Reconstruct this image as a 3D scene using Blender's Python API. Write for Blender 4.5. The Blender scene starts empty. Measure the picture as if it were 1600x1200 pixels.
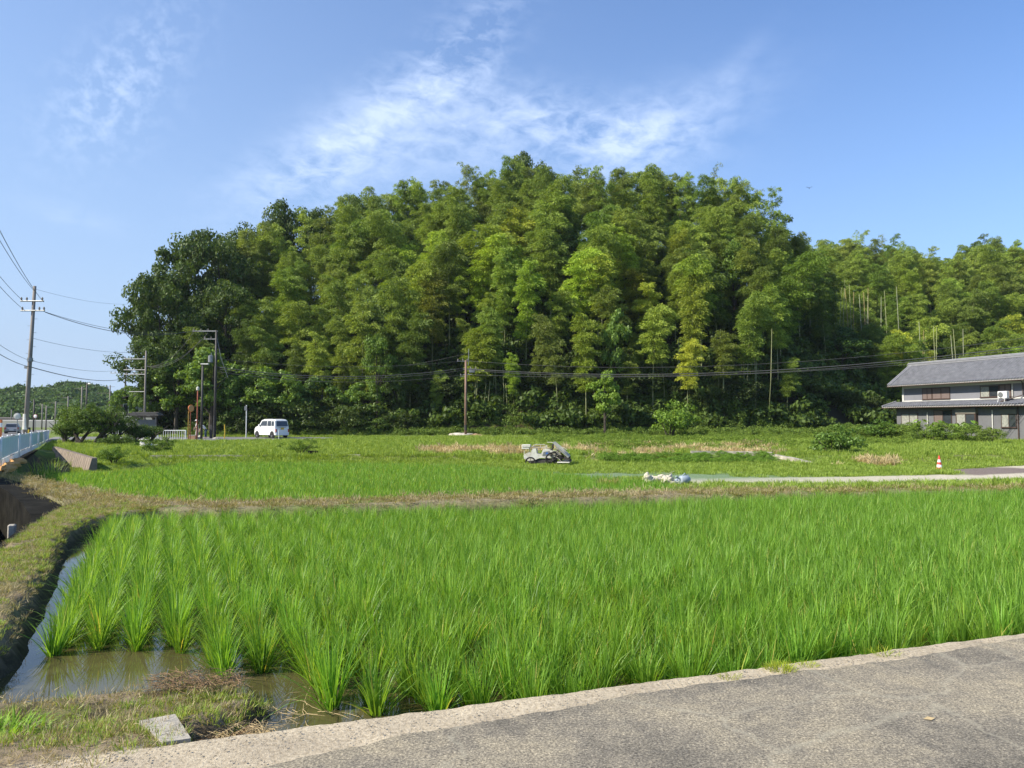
import bpy, math, random
import numpy as np
from mathutils import Vector, Matrix

# ---------------------------------------------------------------- camera, sky, sun
C = bpy.context.scene.collection
scene = bpy.context.scene
F = 1164.0; PITCH = math.radians(2.75); CAMZ = 1.6
cd = bpy.data.cameras.new('camera'); cam = bpy.data.objects.new('camera', cd); C.objects.link(cam)
cd.sensor_width = 36.0; cd.lens = F/1600*36; cd.clip_start = 0.05; cd.clip_end = 3000
cam.location = (0, 0, CAMZ); cam.rotation_euler = (math.pi/2+PITCH, 0, 0)
scene.camera = cam
scene.view_settings.view_transform = 'Standard'; scene.view_settings.look = 'None'
scene.view_settings.gamma = 1.0; scene.view_settings.use_curve_mapping = False
scene.view_settings.exposure = 0.85
scene.cycles.max_bounces = 6; scene.cycles.diffuse_bounces = 3; scene.cycles.glossy_bounces = 3
scene.cycles.transmission_bounces = 3; scene.cycles.transparent_max_bounces = 6
scene.cycles.volume_bounces = 0
scene.cycles.caustics_reflective = False; scene.cycles.caustics_refractive = False
scene.cycles.use_denoising = True; scene.cycles.denoiser = 'OPENIMAGEDENOISE'; scene.cycles.denoising_prefilter = 'ACCURATE'

SUN_EL = math.radians(39); SUN_A = math.radians(20)      # sun stands to the left, a little behind the camera
SDIR = Vector((-math.cos(SUN_A)*math.cos(SUN_EL), -math.sin(SUN_A)*math.cos(SUN_EL), math.sin(SUN_EL)))
sl = bpy.data.lights.new('sun', 'SUN'); sl.energy = 4.4; sl.angle = math.radians(0.53); sl.color = (1.0, 0.93, 0.80)
so = bpy.data.objects.new('sun', sl); C.objects.link(so)
so.rotation_euler = SDIR.to_track_quat('Z', 'Y').to_euler(); so.location = (0, 0, 60)

world = bpy.data.worlds.new('World'); scene.world = world; world.use_nodes = True
def build_world():
    nt = world.node_tree; N = nt.nodes; L = nt.links
    for n in list(N): N.remove(n)
    out = N.new('ShaderNodeOutputWorld'); bg = N.new('ShaderNodeBackground'); bg.inputs[1].default_value = 0.122
    L.new(bg.outputs[0], out.inputs[0])
    sky = N.new('ShaderNodeTexSky'); sky.sky_type = 'NISHITA'; sky.sun_disc = False
    sky.sun_elevation = SUN_EL
    sky.sun_rotation = math.atan2(SDIR.x, SDIR.y)
    sky.air_density = 1.0; sky.dust_density = 0.25; sky.ozone_density = 3.0; sky.altitude = 0
    tc = N.new('ShaderNodeTexCoord'); sep = N.new('ShaderNodeSeparateXYZ'); L.new(tc.outputs['Generated'], sep.inputs[0])
    def m(op, a, b=None, c=None):
        n = N.new('ShaderNodeMath'); n.operation = op
        for i, v in enumerate((a, b, c)):
            if v is None: continue
            if isinstance(v, (int, float)): n.inputs[i].default_value = v
            else: L.new(v, n.inputs[i])
        return n.outputs[0]
    az = m('ARCTAN2', sep.outputs[0], sep.outputs[1]); el = m('ARCSINE', sep.outputs[2])
    comb = N.new('ShaderNodeCombineXYZ'); L.new(az, comb.inputs[0]); L.new(el, comb.inputs[1])
    def noise(scale, detail, rough, mapping_rot=0, sc=(1, 1, 1), dist=0.0):
        mp = N.new('ShaderNodeMapping'); mp.inputs['Rotation'].default_value = (0, 0, mapping_rot); mp.inputs['Scale'].default_value = sc
        L.new(comb.outputs[0], mp.inputs[0])
        n = N.new('ShaderNodeTexNoise'); n.inputs['Scale'].default_value = scale; n.inputs['Detail'].default_value = detail
        n.inputs['Roughness'].default_value = rough; n.inputs['Distortion'].default_value = dist
        L.new(mp.outputs[0], n.inputs['Vector']); return n.outputs[0]
    def blob(px, py, ang, a, b):
        u = (px-800)/F; v = (600-py)/F
        y = math.cos(PITCH)-v*math.sin(PITCH); z = math.sin(PITCH)+v*math.cos(PITCH)
        az0 = math.atan2(u, y); el0 = math.asin(z/math.sqrt(u*u+y*y+z*z))
        dx = m('SUBTRACT', az, az0); dy = m('SUBTRACT', el, el0)
        ca, sa = math.cos(ang), math.sin(ang)
        s = m('ADD', m('MULTIPLY', dx, ca/a), m('MULTIPLY', dy, sa/a)); t = m('ADD', m('MULTIPLY', dx, -sa/b), m('MULTIPLY', dy, ca/b))
        r2 = m('ADD', m('MULTIPLY', s, s), m('MULTIPLY', t, t))
        return m('EXPONENT', m('MULTIPLY', r2, -1.0))
    R = math.radians
    big = noise(5.5, 4, 0.55, R(-38), (0.6, 1.6, 1), 0.5)
    fine = noise(34, 5, 0.62, R(25), (0.75, 1.5, 1), 0.35)
    puff = noise(48, 4, 0.6, R(-30), (1, 1.1, 1), 0.2)
    def add(lst):
        o = lst[0]
        for x in lst[1:]: o = m('ADD', o, x)
        return o
    def w(x, k): return m('MULTIPLY', x, k)
    streak = add([w(blob(590, 185, R(40), 0.17, 0.04), .85), w(blob(735, 90, R(45), 0.09, 0.036), .85), w(blob(470, 262, R(30), 0.10, 0.04), .55),
                  w(blob(900, 195, R(-12), 0.14, 0.035), .95), w(blob(1010, 215, R(16), 0.13, 0.042), .85), w(blob(760, 215, R(-5), 0.14, 0.05), .5),
                  w(blob(600, 262, R(10), .16, .03), .45), w(blob(1150, 105, R(40), 0.05, 0.015), .18), w(blob(105, 335, R(-8), 0.05, 0.012), .35)])
    tex = m('ADD', w(big, .95), w(fine, 1.05))
    tex = m('MULTIPLY_ADD', tex, 2.0, -1.55); tex = m('MAXIMUM', tex, 0.0); tex = m('MINIMUM', tex, 1.2)
    c1 = m('MULTIPLY', streak, tex)
    pt = m('MINIMUM', m('MAXIMUM', m('MULTIPLY_ADD', puff, 4.0, -1.75), 0), 1)
    c2 = m('MULTIPLY', add([w(blob(165, 165, R(45), 0.075, 0.045), 0.6), w(blob(245, 60, R(40), 0.07, 0.035), 0.3)]), pt)
    cov = m('MINIMUM', m('MULTIPLY', m('ADD', c1, c2), 0.60), 0.66)
    mix = N.new('ShaderNodeMix'); mix.data_type = 'RGBA'
    L.new(cov, mix.inputs['Factor']); 
    hz = N.new('ShaderNodeMix'); hz.data_type = 'RGBA'
    tint = N.new('ShaderNodeMix'); tint.data_type = 'RGBA'; tint.blend_type = 'MULTIPLY'; tint.inputs['Factor'].default_value = 1
    L.new(sky.outputs[0], tint.inputs[6]); tint.inputs[7].default_value = (.62, .80, 1.02, 1)
    hf = m('SUBTRACT', m('MULTIPLY', m('EXPONENT', m('MULTIPLY', m('MAXIMUM', el, 0.0), -3.2)), 1.05), m('MULTIPLY', m('MAXIMUM', m('MINIMUM', az, 1.0), -1.0), 0.25))
    hf = m('MAXIMUM', m('MINIMUM', hf, 0.95), 0.0)
    L.new(hf, hz.inputs['Factor']); L.new(tint.outputs[2], hz.inputs[6]); hz.inputs[7].default_value = (2.35, 3.05, 4.05, 1)
    L.new(hz.outputs[2], mix.inputs[6]); mix.inputs[7].default_value = (4.3, 5.0, 6.4, 1)
    L.new(mix.outputs[2], bg.inputs[0])
build_world()

# ---------------------------------------------------------------- helpers
def at(px, py, Y):
    """the real point at distance Y seen at that place of the photograph (used to survey the site)"""
    u = (px-800)/F; v = (600-py)/F
    y = math.cos(PITCH)-v*math.sin(PITCH); z = math.sin(PITCH)+v*math.cos(PITCH)
    return Vector((u/y*Y, Y, CAMZ+z/y*Y))
def proj(x, y, z):
    dz = z-CAMZ; c, s = math.cos(PITCH), math.sin(PITCH)
    d = y*c+dz*s; v = -y*s+dz*c
    return 800+F*x/d, 600-F*v/d

def tag(o, label=None, cat=None, group=None, kind=None):
    if label: o['label'] = label
    if cat: o['category'] = cat
    if group: o['group'] = group
    if kind: o['kind'] = kind
    return o
def empty(name, loc=(0, 0, 0), rz=0, label=None, cat=None, group=None):
    o = bpy.data.objects.new(name, None); C.objects.link(o); o.location = loc; o.rotation_euler = (0, 0, rz)
    o.empty_display_size = 0.2
    return tag(o, label, cat, group)
def mesh_np(name, verts, faces, mats=(), smooth=False, fm=None, attrs=None):
    """faces: (n,4) or (n,3) int array or list of lists"""
    me = bpy.data.meshes.new(name)
    if isinstance(faces, np.ndarray):
        n, k = faces.shape
        me.vertices.add(len(verts)); me.vertices.foreach_set('co', np.asarray(verts, dtype=np.float32).ravel())
        me.loops.add(n*k); me.loops.foreach_set('vertex_index', faces.astype(np.int32).ravel())
        me.polygons.add(n); me.polygons.foreach_set('loop_start', (np.arange(n)*k).astype(np.int32))
        me.update(calc_edges=True)
    else:
        me.from_pydata([tuple(v) for v in verts], [], faces); me.update()
    for m_ in mats: me.materials.append(m_)
    if fm is not None: me.polygons.foreach_set('material_index', np.asarray(fm, dtype=np.int32))
    if smooth: me.polygons.foreach_set('use_smooth', np.ones(len(me.polygons), dtype=bool))
    if attrs:
        for k_, v_ in attrs.items():
            a = me.color_attributes.new(k_, 'FLOAT_COLOR', 'POINT'); a.data.foreach_set('color', np.asarray(v_, dtype=np.float32).ravel())
    return me
def link(name, me, parent=None, loc=None, rz=None):
    o = bpy.data.objects.new(name, me); C.objects.link(o)
    if parent is not None: o.parent = parent
    if loc is not None: o.location = loc
    if rz is not None: o.rotation_euler = (0, 0, rz)
    return o
class MB:
    def __init__(s): s.v = []; s.f = []; s.mi = []
    def add(s, vs, fs, mi=0):
        b = len(s.v); s.v += [tuple(v) for v in vs]; s.f += [[b+i for i in f] for f in fs]; s.mi += [mi]*len(fs); return s
    def box(s, x0, x1, y0, y1, z0, z1, M=None, mi=0, bev=0.0):
        if bev > 0:
            vs = []; 
            b = bev
            # chamfered vertical edges and top
            ring = [(x0+b, y0), (x1-b, y0), (x1, y0+b), (x1, y1-b), (x1-b, y1), (x0+b, y1), (x0, y1-b), (x0, y0+b)]
            cx, cy = (x0+x1)/2, (y0+y1)/2
            def rg(z, sh): return [((x-cx)*(1-sh*2/(x1-x0))+cx, (y-cy)*(1-sh*2/(y1-y0))+cy, z) for x, y in ring]
            vs = rg(z0, b)+rg(z0+b, 0)+rg(z1-b, 0)+rg(z1, b)
            fs = [list(range(7, -1, -1)), list(range(24, 32))]
            for k in range(3):
                for i in range(8): fs.append([k*8+i, k*8+(i+1) % 8, k*8+8+(i+1) % 8, k*8+8+i])
        else:
            vs = [(x0, y0, z0), (x1, y0, z0), (x1, y1, z0), (x0, y1, z0), (x0, y0, z1), (x1, y0, z1), (x1, y1, z1), (x0, y1, z1)]
            fs = [[3, 2, 1, 0], [4, 5, 6, 7], [0, 1, 5, 4], [1, 2, 6, 5], [2, 3, 7, 6], [3, 0, 4, 7]]
        if M is not None: vs = [M @ Vector(v) for v in vs]
        return s.add(vs, fs, mi)
    def tube(s, pts, rad, n=8, mi=0, cap=True):
        pts = [Vector(p) for p in pts]; k = len(pts)
        if not hasattr(rad, '__len__'): rad = [rad]*k
        vs = []; up = None
        for i, p in enumerate(pts):
            d = (pts[min(i+1, k-1)]-pts[max(i-1, 0)]); d = d.normalized() if d.length > 1e-9 else Vector((0, 0, 1))
            if up is None: up = Vector((1, 0, 0)) if abs(d.x) < .8 else Vector((0, 1, 0))
            a = (up-d*up.dot(d)); a = a.normalized() if a.length > 1e-6 else d.orthogonal().normalized()
            up = a; b = d.cross(a)
            for j in range(n):
                t = 2*math.pi*j/n; vs.append(p+(a*math.cos(t)+b*math.sin(t))*rad[i])
        fs = [[i*n+j, i*n+(j+1) % n, (i+1)*n+(j+1) % n, (i+1)*n+j] for i in range(k-1) for j in range(n)]
        if cap: fs += [list(range(n-1, -1, -1)), [(k-1)*n+j for j in range(n)]]
        return s.add(vs, fs, mi)
    def lathe(s, prof, n=16, o=(0, 0, 0), mi=0, axis='z'):
        vs = []
        for r, z in prof:
            for j in range(n):
                t = 2*math.pi*j/n; a, b = r*math.cos(t), r*math.sin(t)
                p = (a, b, z) if axis == 'z' else ((a, z, b) if axis == 'y' else (z, a, b))
                vs.append((p[0]+o[0], p[1]+o[1], p[2]+o[2]))
        k = len(prof)
        fs = [[i*n+j, i*n+(j+1) % n, (i+1)*n+(j+1) % n, (i+1)*n+j] for i in range(k-1) for j in range(n)]
        fs += [list(range(n-1, -1, -1)), [(k-1)*n+j for j in range(n)]]
        return s.add(vs, fs, mi)
    def prism(s, poly, y0, y1, mi=0, inset=0, M=None):
        """poly in xz, extruded in y"""
        n = len(poly)
        vs = [(x, y0, z) for x, z in poly]+[(x, y1, z) for x, z in poly]
        if M is not None: vs = [M @ Vector(v) for v in vs]
        fs = [list(range(n)), list(range(2*n-1, n-1, -1))]+[[i, n+i, n+(i+1) % n, (i+1) % n] for i in range(n)]
        return s.add(vs, fs, mi)
    def build(s, name, mats, parent=None, smooth=False, loc=None, rz=None):
        if not isinstance(mats, (list, tuple)): mats = [mats]
        me = mesh_np(name, s.v, s.f, mats, smooth, s.mi if len(mats) > 1 else None)
        return link(name, me, parent, loc, rz)

# ---------------------------------------------------------------- materials
MATS = {}
def newmat(name):
    m_ = bpy.data.materials.new(name); m_.use_nodes = True; nt = m_.node_tree
    for n in list(nt.nodes): nt.nodes.remove(n)
    out = nt.nodes.new('ShaderNodeOutputMaterial'); MATS[name] = m_
    return m_, nt, out
def nd(nt, t, **kw):
    n = nt.nodes.new(t)
    for k, v in kw.items(): setattr(n, k, v)
    return n
def noise_node(nt, scale, detail=4, rough=.55, obj=True, sc=(1, 1, 1)):
    tc = nd(nt, 'ShaderNodeNewGeometry') if not obj else nd(nt, 'ShaderNodeTexCoord')
    mp = nd(nt, 'ShaderNodeMapping'); mp.inputs['Scale'].default_value = sc
    nt.links.new(tc.outputs['Position' if not obj else 'Object'], mp.inputs[0])
    n = nd(nt, 'ShaderNodeTexNoise'); n.inputs['Scale'].default_value = scale; n.inputs['Detail'].default_value = detail; n.inputs['Roughness'].default_value = rough
    nt.links.new(mp.outputs[0], n.inputs['Vector']); return n
def ramp(nt, src, stops):
    r = nd(nt, 'ShaderNodeValToRGB'); e = r.color_ramp.elements
    while len(e) < len(stops): e.new(0.5)
    for i, (p, c) in enumerate(stops):
        e[i].position = p; e[i].color = (*c, 1) if len(c) == 3 else c
    nt.links.new(src, r.inputs[0]); return r
def simple(name, col, rough=.6, var=.15, scale=6, metal=0, bump=0.0, bscale=40, dirt=None, spec=.4):
    m_, nt, out = newmat(name); p = nd(nt, 'ShaderNodeBsdfPrincipled'); nt.links.new(p.outputs[0], out.inputs[0])
    n = noise_node(nt, scale, 5, .6)
    a = tuple(min(1, c*(1-var)) for c in col); b = tuple(min(1, c*(1+var)) for c in col)
    if dirt: r = ramp(nt, n.outputs[0], [(0.3, dirt), (0.48, a), (0.7, b)])
    else: r = ramp(nt, n.outputs[0], [(0.3, a), (0.7, b)])
    nt.links.new(r.outputs[0], p.inputs['Base Color'])
    p.inputs['Roughness'].default_value = rough; p.inputs['Metallic'].default_value = metal; p.inputs['Specular IOR Level'].default_value = spec
    if bump:
        n2 = noise_node(nt, bscale, 4, .6); bp = nd(nt, 'ShaderNodeBump'); bp.inputs['Strength'].default_value = bump; bp.inputs['Distance'].default_value = .02
        nt.links.new(n2.outputs[0], bp.inputs['Height']); nt.links.new(bp.outputs[0], p.inputs['Normal'])
    return m_
def glass(name, col=(.03, .035, .04), rough=.05):
    m_, nt, out = newmat(name); p = nd(nt, 'ShaderNodeBsdfPrincipled'); nt.links.new(p.outputs[0], out.inputs[0])
    n = noise_node(nt, 1.5, 3); r = ramp(nt, n.outputs[0], [(.35, col), (.7, tuple(c*1.6 for c in col))]); nt.links.new(r.outputs[0], p.inputs['Base Color'])
    p.inputs['Roughness'].default_value = rough; p.inputs['Specular IOR Level'].default_value = .8
    return m_
def leaf(name, dark, mid, light, trans=.4, rough=.55, spec=.3, objcol=True, old=None):
    m_, nt, out = newmat(name)
    g = nd(nt, 'ShaderNodeNewGeometry'); r = ramp(nt, g.outputs['Random Per Island'], [(0.0, dark), (0.5, mid), (1.0, light)] if old is None else [(0.0, dark), (0.5, mid), (.955, light), (.965, old)])
    col = r.outputs[0]
    if objcol:
        oi = nd(nt, 'ShaderNodeObjectInfo'); mx = nd(nt, 'ShaderNodeMix', data_type='RGBA', blend_type='MULTIPLY'); mx.inputs['Factor'].default_value = 1
        nt.links.new(col, mx.inputs[6]); nt.links.new(oi.outputs['Color'], mx.inputs[7]); col = mx.outputs[2]
    p = nd(nt, 'ShaderNodeBsdfPrincipled'); p.inputs['Roughness'].default_value = rough; p.inputs['Specular IOR Level'].default_value = spec
    t = nd(nt, 'ShaderNodeBsdfTranslucent'); mix = nd(nt, 'ShaderNodeMixShader'); mix.inputs[0].default_value = trans
    nt.links.new(col, p.inputs['Base Color'])
    tcol = nd(nt, 'ShaderNodeMix', data_type='RGBA', blend_type='MULTIPLY'); tcol.inputs['Factor'].default_value = 1
    nt.links.new(col, tcol.inputs[6]); tcol.inputs[7].default_value = (1.5, 1.35, .6, 1); nt.links.new(tcol.outputs[2], t.inputs['Color'])
    nt.links.new(p.outputs[0], mix.inputs[1]); nt.links.new(t.outputs[0], mix.inputs[2]); nt.links.new(mix.outputs[0], out.inputs[0])
    return m_
M_bamboo = leaf('bamboo_leaf', (.095, .15, .016), (.19, .27, .030), (.34, .42, .065), .26)
M_broad = leaf('broad_leaf', (.055, .09, .016), (.095, .145, .024), (.15, .215, .04), .28, .55, .25)
M_shrub = leaf('shrub_leaf', (.07, .12, .016), (.125, .20, .03), (.19, .28, .05), .32, .5, .35)
M_rice = leaf('rice_blade', (.10, .21, .022), (.18, .345, .038), (.30, .49, .08), .46, .45, .35, True, (.50, .46, .12))
M_grass = leaf('grass_blade', (.14, .22, .026), (.24, .35, .045), (.38, .47, .10), .35)
M_dry = leaf('dry_blade', (.22, .175, .095), (.37, .30, .17), (.52, .44, .27), .25, .7, .2)
M_mow = leaf('mown_blade', (.13, .15, .03), (.28, .26, .08), (.42, .36, .16), .25, .7, .2)
M_culm = simple('bamboo_culm', (.22, .23, .10), .5, .3, 1.5)
M_bark = simple('bark', (.06, .048, .035), .9, .35, 5, bump=.4, bscale=12)
M_conc = simple('concrete', (.42, .38, .31), .9, .22, 3, bump=.4, bscale=60, dirt=(.2, .18, .14))
M_shadeconc = simple('shade_dark_concrete', (.014, .013, .010), .95, .7, 2.5, bump=.5, bscale=25, spec=.06)  # near-black so that the colour itself carries the shade on the walls
M_polec = simple('pole_concrete', (.22, .195, .17), .85, .18, 1.2)
M_steelpole = simple('brown_steel', (.23, .14, .10), .6, .2, 1.5)
M_darkpole = simple('dark_steel', (.05, .045, .04), .6, .2, 3)
M_rust = simple('rust', (.28, .08, .04), .8, .3, 6)
M_wire = simple('wire', (.07, .07, .07), .6, .1, 1)
M_galv = simple('galvanised', (.26, .265, .265), .45, .12, 4, metal=.6)
M_white = simple('white_paint', (.78, .78, .75), .4, .06, 3)
M_dirtywhite = simple('dirty_white', (.62, .60, .52), .6, .18, 5)
M_blue = simple('pale_blue_panel', (.52, .68, .74), .55, .07, 1.2)
M_black = simple('black_rubber', (.02, .02, .02), .8, .2, 9)
M_glass = glass('dark_glass')
M_yellow = simple('yellow_plastic', (.62, .42, .04), .5, .1, 4)
M_orange = simple('orange_plastic', (.70, .20, .05), .5, .1, 4)

# ---------------------------------------------------------------- the lie of the land
def sstep(a, b, x): t = np.clip((x-a)/(b-a), 0, 1); return t*t*(3-2*t)
def sdf_poly(px, py, poly):
    """positive inside"""
    d = np.full(px.shape, 1e9); inside = np.zeros(px.shape, bool); n = len(poly)
    for i in range(n):
        ax, ay = poly[i]; bx, by = poly[(i+1) % n]; ex, ey = bx-ax, by-ay
        t = np.clip(((px-ax)*ex+(py-ay)*ey)/(ex*ex+ey*ey), 0, 1)
        d = np.minimum(d, np.hypot(px-(ax+t*ex), py-(ay+t*ey)))
        c = ((ay > py) != (by > py)) & (px < (bx-ax)*(py-ay)/(by-ay+1e-12)+ax); inside ^= c
    return np.where(inside, d, -d)
_rs = np.random.RandomState(5)
_G = _rs.rand(256, 256)
def vnoise(x, y, s=1.0):
    x = np.asarray(x)*s+37.3; y = np.asarray(y)*s+11.7; xi = np.floor(x).astype(int); yi = np.floor(y).astype(int); fx = x-xi; fy = y-yi
    fx = fx*fx*(3-2*fx); fy = fy*fy*(3-2*fy); g = lambda a, b: _G[a % 256, b % 256]
    return (g(xi, yi)*(1-fx)+g(xi+1, yi)*fx)*(1-fy)+(g(xi, yi+1)*(1-fx)+g(xi+1, yi+1)*fx)*fy
def fbm(x, y, s=1.0, o=4): return sum(vnoise(x, y, s*2**k)*.5**k for k in range(o))/sum(.5**k for k in range(o))

def road_y(x): x = np.asarray(x, float); return np.where(x > -1.64, 4.38+.347*x, 3.81+.50*(x+1.64))
BX = [-40, -13.9, -8.4, -7.2, -6, -2.6, 2.6, 9.5, 12, 40]; BY = [36, 20.6, 15.2, 14.5, 14.3, 15.2, 16.6, 17.9, 18.6, 28]
def bund_y(x): return np.interp(x, BX, BY)
BANK = [(-3.60, 4.6), (-3.84, 5.66), (-4.86, 7.63), (-6.6, 11.0), (-6.9, 12.2), (-6.4, 13.8), (-8.4, 15.5), (-8.3, 13.9), (-7.45, 11.7), (-6.05, 8.7), (-5.2, 6.6), (-5.4, 4.6), (-9, 1), (-4, 2)]
SPIT = [(-6, 1.8), (-2.0, 3.0), (-1.4, 3.5), (-1.5, 4.1), (-1.68, 4.45), (-1.58, 4.75), (-1.95, 5.12), (-2.6, 4.92), (-3.3, 4.72), (-4.4, 4.6), (-6, 4.8)]
PIT = [(-1.86, 4.20), (-1.60, 3.76), (-1.2, 3.95), (-1.22, 4.35), (-1.55, 4.32)]
CANAL = [(-6.05, 8.7), (-7.45, 11.7), (-8.3, 13.9), (-8.7, 14.5), (-14.1, 20.3), (-30, 33), (-40, 28), (-14, 9), (-8, 4.5), (-5.3, 6.6)]
PAD2 = [(-7.8, 16.4), (-6, 15.9), (-2.8, 16.7), (2.87, 18.1), (5.6, 19.6), (5.8, 22.5), (5.2, 26.0), (2.2, 30.5), (-2, 36), (-8, 37.6), (-17, 38.4), (-19.6, 35.2), (-27.5, 44.6), (-26, 39), (-19, 30), (-14.5, 23), (-12, 20.6)]
def fence_x(y): return -17.8-.58*(y-25.9)
def hill_h(x, y):
    x = np.asarray(x, float); y = np.asarray(y, float)
    def bump(cx, cy, al, ar, ay, h, p=.8):
        dx = (x-cx)/np.where(x < cx, al, ar); dy = (y-cy)/np.where(y < cy, ay, ay*1.6); r = np.clip(np.sqrt(np.abs(dx)**2.4+np.abs(dy)**2.4), 0, 1)
        return h*(np.cos(math.pi*r)*.5+.5)**p
    a = np.maximum(bump(8, 118, 54, 50, 41, 27, .55), bump(-24, 108, 31, 40, 30, 17)); b = bump(82, 158, 68, 90, 62, 27)
    return np.maximum(a, b)+.25*np.minimum(a, b)
def ground_z(x, y):
    x = np.asarray(x, float); y = np.asarray(y, float)
    s = y-bund_y(x)
    zr = np.interp(y, [17, 20, 23, 27, 33, 40, 43, 50, 60, 75, 90, 400], [-.1, -.38, -.66, -.72, -.74, -.76, -.42, -.32, -.22, -.1, 0, 0])
    zl = np.interp(y, [17, 20, 39.0, 39.8, 50, 60, 75, 90, 400], [-.3, -.62, -.62, -.34, -.28, -.2, -.12, 0, -.6])
    w = sstep(-3, 7, x); far = zl*(1-w)+zr*w
    far = far+.10*(fbm(x, y, .35, 3)-.5)
    # steps along the paddies
    sp2 = sdf_poly(x, y, PAD2); far = far*(1-sstep(-.45, 0.0, sp2))+(-.85)*sstep(-.45, 0.0, sp2)
    # embankment of the main road by the fence
    fd = fence_x(y)-x   # >0 on the road side
    e = sstep(-.34, -.12, fd)*sstep(17, 20, y)
    far = far*(1-e)+(-.05-.3*sstep(26, 66, y))*e
    bz = -.02-.05*sstep(2, 20, x)+.05*(fbm(x, y, 1.2, 3)-.5)
    # the bund between the two paddies
    near = np.full(x.shape, -.34)
    t = sstep(-1.15, -.7, s); z = near*(1-t)+bz*t
    wid = .3+.35*sstep(-5, -9, x)
    t2 = sstep(wid, wid+.8, s); z = np.where(s > 0, bz*(1-t2)+far*t2, z)
    rough = .05*(fbm(x, y, 5, 3)-.5)+.03*(fbm(x, y, 17, 2)-.5)
    k = sstep(-.25, .06, sdf_poly(x, y, BANK)+.10*(fbm(x, y, 3, 3)-.5)); z = z*(1-k)+np.maximum(z, (.0+rough))*k
    k = sstep(-.22, .12, sdf_poly(x, y, SPIT)+.16*(fbm(x, y, 4, 3)-.5)); z = z*(1-k)+np.maximum(z, (-.015-.125*sstep(.05, .95, y-(3.9+.42*(x+1.64)))+rough*.7))*k
    k = sstep(-.02, .05, sdf_poly(x, y, PIT)); z = z*(1-k)+(-.27+rough*1.4)*k
    k = sstep(-.02, .08, sdf_poly(x, y, CANAL)); z = z*(1-k)+(-1.45+rough)*k
    rd = road_y(x)-y; k = sstep(.02, .12, rd); z = np.where(x > -1.9, z*(1-k)+(-.12)*k, z*(1-sstep(0, .5, rd))+(-.02+rough*.3)*sstep(0, .5, rd))
    return z
# ---------------------------------------------------------------- ground sheet
def axis(lo, hi, a, b, fine, g, cap=1e9):
    v = [a]; st = fine
    c = np.arange(a, b, fine).tolist(); st = fine; x = b; up = []
    while x < hi: up.append(x); st = min(st*g, cap); x += st
    up.append(hi); st = fine; x = a; dn = []
    while x > lo: st = min(st*g, cap); x -= st; dn.append(max(x, lo))
    return np.array(dn[::-1]+c+up)
def dry_mask(x, y):
    n = fbm(x, y, .55, 4)
    straw = np.exp(-((y-44.5)/3.2)**2)*sstep(-6.5, -3, x)*(1-sstep(13, 17, x))*(1-sstep(8.5, 9.5, x)*(1-sstep(43.2, 44, y)))
    straw = np.maximum(straw, .9*np.exp(-((y-80)/3)**2)*sstep(-10, -6, x)*(1-sstep(1, 5, x)))
    straw = np.maximum(straw, .9*np.exp(-((x-18.5)/3.5)**2-((y-39.5)/1.7)**2))
    straw = np.maximum(straw, .7*np.exp(-((y-51)/2)**2)*sstep(4, 7, x)*(1-sstep(17, 20, x)))
    return np.clip(straw*sstep(.40, .56, n)*1.3, 0, 1)
TRACK = [(5.5, 29.8), (9, 30.0), (16, 31.1), (21, 33.0), (25, 34.8), (32, 39), (34, 36.5), (25, 31.6), (19, 28.8), (12, 27.4), (6, 27.2)]
TRACK2 = [(21.6, 35.5), (25, 37.8), (34, 41), (45, 46), (45, 43.5), (34, 38.5), (25, 35.0)]
PATCH = [(19.6, 31.9), (20.3, 35.2), (24, 37.2), (25.6, 35.6), (24.6, 34.0), (21.6, 32.3)]
SIDEROAD = [(-75, 61), (-40, 61), (-27, 60.5), (-18.5, 63.5), (-15, 68), (-17, 71.5), (-24, 73.5), (-75, 74)]
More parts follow.
